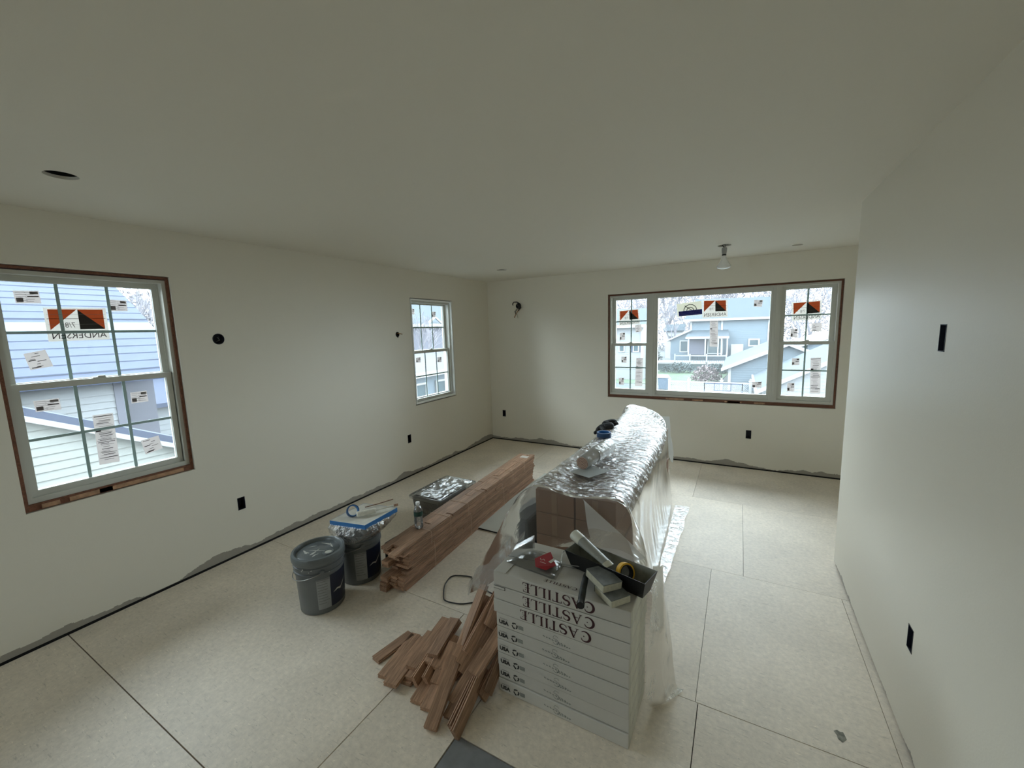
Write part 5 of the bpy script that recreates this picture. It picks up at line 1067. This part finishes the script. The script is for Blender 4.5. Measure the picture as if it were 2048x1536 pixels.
def tree_mesh(seed,h,depth=5,spread=.55,tw=.012):
    rg_=random.Random(seed); b=MB(); b2=MB()
    def rec(p,d,l,r,k):
        q=p+d*l; q2=p+d*l*.5+Vector((rg_.uniform(-1,1),rg_.uniform(-1,1),0))*l*.06
        (b if k>=depth-1 else b2).tube([p,q2,q],[r,r*.8,max(tw,r*.6)],5 if k>=depth-1 else 3,cap=False)
        if k==0: return
        for i in range(rg_.choice([2,3,3]) if k<depth else 4):
            nd=(d+Vector((rg_.uniform(-1,1),rg_.uniform(-1,1),rg_.uniform(-.3,.7)))*spread).normalized(); rec(q if i else p+d*l*.75,nd,l*rg_.uniform(.62,.85),max(tw,r*.6),k-1)
    rec(Vector((0,0,0)),Vector((0,0,1)),h*.28,h*.022,depth)
    return b,b2
protos=[]
for s_,h in ((1,8),(2,9),(3,7)):
    b,b2=tree_mesh(s_,h,6); e=empty('bare_tree',(0,0,-50)); t=b.build('trunk',x_barkd,e); c=b2.build('branches',x_barkd,e); c['kind']='stuff'; protos.append((e,t,c))
used=set()
def tree(i,loc,sc_,rz,label,m=None,group=None):
    e,t,c=protos[i]
    if i in used:
        e2=e.copy(); C.objects.link(e2)
        for ch in (t,c): d_=ch.copy(); C.objects.link(d_); d_.parent=e2
        e=e2
    used.add(i); e.location=loc; e.scale=(sc_,)*3; e.rotation_euler=(0,0,rz); tag(e,label,'tree',group); return e
tree(0,(-4.4,51.5,GZ),1.0,0,'bare tree left of the big blue house')
tree(1,(-9.5,58,GZ),1.0,1,'bare tree behind the small white shed')
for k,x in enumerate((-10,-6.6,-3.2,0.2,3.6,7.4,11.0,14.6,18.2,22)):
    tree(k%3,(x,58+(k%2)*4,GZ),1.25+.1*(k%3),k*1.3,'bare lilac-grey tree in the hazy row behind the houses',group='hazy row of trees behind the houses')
tree(2,(17.5,50,GZ),.95,2,'bare tree behind the grey house in the right sash')
tree(1,(9.5,53,GZ),.9,4,'bare tree right behind the blue house')
# ---- left side: neighbour seen through window 1
def pX(pts): return pts
e=empty('neighbour_garage',(-5,-5.5,GZ)); tag(e,'near low white-sided gable close outside the left foreground window','building')
gp=[(-8.7,GZ),(-2.2,GZ),(-2.2,-.12),(-5.45,1.51),(-8.7,-.12)]
b=MB(); hull(b,gp,PX(-4.0),0,1.6); b.build('wall',x_sidel,e); siding(e,gp,PX(-4.0),-.9,1.5,.105,x_sidel,True,-1)
for s in (1,-1):
    ye=-5.45+s*3.5; ze=-.24
    b=MB(); 
    for (dx0,dx1,zo,zh,m,nm) in ((-3.86,-3.96,-.02,.05,x_white,'rake_board'),(-3.9,-5.8,.05,.15,x_roofl,'roof')):
        b=MB(); b.hexa([(dx0,-5.45,1.51+zo),(dx1,-5.45,1.51+zo),(dx1,ye,ze+zo),(dx0,ye,ze+zo),(dx0,-5.45,1.51+zh),(dx1,-5.45,1.51+zh),(dx1,ye,ze+zh),(dx0,ye,ze+zh)]); b.build(nm,m,e)
finish(e)
e=empty('neighbour_house',(-8,-5.5,GZ)); tag(e,'white-sided neighbour house with big blue-lavender roof filling the left window','house')
gp=[(-11,GZ),(-2.52,GZ),(-2.52,1.04),(-11,1.04)]
b=MB(); hull(b,gp,PX(-6.2),0,5.4); b.build('wall',x_side,e); siding(e,gp,PX(-6.2),-.35,1.0,.115,x_side,True,-1)
MB().box((-6.22,-2.62,GZ),(-6.16,-2.50,1.04)).build('corner_trim',x_lav,e)
b=MB(); b.hexa([(-5.85,-11,1.02),(-5.85,-1.5,1.02),(-9.3,-1.5,3.0),(-9.3,-11,3.0),(-5.85,-11,1.12),(-5.85,-1.5,1.12),(-9.3,-1.5,3.1),(-9.3,-11,3.1)]); b.hexa([(-9.3,-11,3.0),(-9.3,-1.5,3.0),(-12.5,-1.5,1.0),(-12.5,-11,1.0),(-9.3,-11,3.1),(-9.3,-1.5,3.1),(-12.5,-1.5,1.1),(-12.5,-11,1.1)]); b.build('roof',x_roofl,e)
b=MB(); b.hexa([(-7.25,-11,1.88),(-7.25,-1.5,1.88),(-7.55,-1.5,2.05),(-7.55,-11,2.05),(-7.25,-11,1.93),(-7.25,-1.5,1.93),(-7.55,-1.5,2.10),(-7.55,-11,2.10)]); b.build('roof_flashing',xmat('flashing',(.10,.16,.19),rough=.6),e)
b=MB(); # wrinkled tarp-like shingles rows
for k in range(14):
    x=-6.0-.235*k; z=1.12+(x+5.85)*-.574+.008; b.hexa([(x,-11,z),(x,-1.5,z),(x-.22,-1.5,z+.126),(x-.22,-11,z+.126),(x,-11,z+.02),(x,-1.5,z+.02),(x-.22,-1.5,z+.136),(x-.22,-11,z+.136)]) if not -7.6<x<-7.05 else None
b.build('shingle_courses',x_roofl,e)
MB().box((-11.6,-2.5,GZ),(-7.2,-1.7,1.5)).build('side_wall',x_lav,e)
finish(e)
e=empty('far_cottage',(-13,1,GZ)); tag(e,'pale cottage with low blue roof beyond the neighbour house','house')
gp=[(-1.3,GZ),(3.6,GZ),(3.6,-.1),(-1.3,-.1)]
b=MB(); hull(b,gp,PX(-11),0,4); b.build('wall',x_side,e); siding(e,gp,PX(-11),-1.8,-.1,.16,x_side)
b=MB(); b.hexa([(-10.7,-1.6,-.15),(-10.7,3.9,-.15),(-13,3.9,.55),(-13,-1.6,.55),(-10.7,-1.6,-.03),(-10.7,3.9,-.03),(-13,3.9,.67),(-13,-1.6,.67)]); b.build('roof',x_roofl,e); finish(e)
tree(0,(-12.6,-.3,GZ),.62,.5,'bare branchy tree right of the neighbour roof'); tree(2,(-17,1.8,GZ),.95,1.5,'taller bare tree behind the far cottage'); tree(1,(-19,5,GZ),.9,1.5,'bare tree between the cottage and the lavender house')
# ---- through window 2
e=empty('lavender_house',(-8,6,GZ)); tag(e,'low lavender-roofed house outside the small far window','house')
MB().box((-8.9,4.3,GZ),(-6.2,9,.25)).build('wall',x_blue,e)
b=MB(); b.hexa([(-5.9,4.0,.28),(-5.9,9.3,.28),(-8.9,9.3,.88),(-8.9,4.0,.88),(-5.9,4.0,.38),(-5.9,9.3,.38),(-8.9,9.3,.98),(-8.9,4.0,.98)]); b.build('roof',xmat('ext_roof_pale',(.105,.11,.15),rough=.9,var=.08,nscale=5),e)
MB().box((-5.94,4.0,.22),(-5.84,9.3,.38)).build('gutter',x_white,e); win(e,PX(-6.2),4.9,5.5,-.9,.0,-.03,-1,.07); win(e,PX(-6.2),6.0,6.6,-.9,.0,-.03,-1,.07); finish(e)
e=empty('far_gable_house',(-14,12.5,GZ)); tag(e,'distant house with small white-trimmed gable seen high in the small window','house')
MB().box((-17,9.5,GZ),(-12,17,2.1)).build('wall',x_lav,e)
b=MB(); b.hexa([(-11.7,9.2,2.05),(-11.7,17.3,2.05),(-15,17.3,4.1),(-15,9.2,4.1),(-11.7,9.2,2.2),(-11.7,17.3,2.2),(-15,17.3,4.25),(-15,9.2,4.25)]); b.build('roof',x_roof,e)
MB().box((-11.75,9.2,2.0),(-11.65,17.3,2.2)).build('gutter',x_white,e)
for s in (-1,1):
    b=MB(); y0=12.78; b.hexa([(-11.6,y0,2.52),(-11.7,y0,2.52),(-11.7,y0+s*.6,2.16),(-11.6,y0+s*.6,2.16),(-11.6,y0,2.62),(-11.7,y0,2.62),(-11.7,y0+s*.6,2.26),(-11.6,y0+s*.6,2.26)]); b.build('gable_trim',x_white,e)
finish(e)
tree(0,(-11,9.8,GZ),.75,2.5,'bare tree in front of the distant gable house'); tree(2,(-10.5,7.2,GZ),.65,.3,'small bare tree behind the lavender roof')

rb=random.Random(3)
def bank(name,xs,y0,y1,h,n,s_,label,axis=0):
    b=MB()
    for _ in range(n):
        a=rb.uniform(*xs); d_=rb.uniform(y0,y1); hh_=h*(.72+.2*noise.noise(Vector((a*.25,0,2)))+.18*noise.noise(Vector((a*.9,5,2)))); z=GZ+hh_*rb.random()**.8
        q=Vector((rb.uniform(-1,1),rb.uniform(-1,1),rb.uniform(-1,1))).normalized(); o_=q.orthogonal(); c_=Vector((a,d_,z)) if axis==0 else Vector((d_,a,z)); k=s_*rb.uniform(.5,1.5)
        b.add([c_-q*k*2.2,c_+o_*k*.35,c_+q*k*2.2,c_-o_*k*.35],[(0,1,2,3)])
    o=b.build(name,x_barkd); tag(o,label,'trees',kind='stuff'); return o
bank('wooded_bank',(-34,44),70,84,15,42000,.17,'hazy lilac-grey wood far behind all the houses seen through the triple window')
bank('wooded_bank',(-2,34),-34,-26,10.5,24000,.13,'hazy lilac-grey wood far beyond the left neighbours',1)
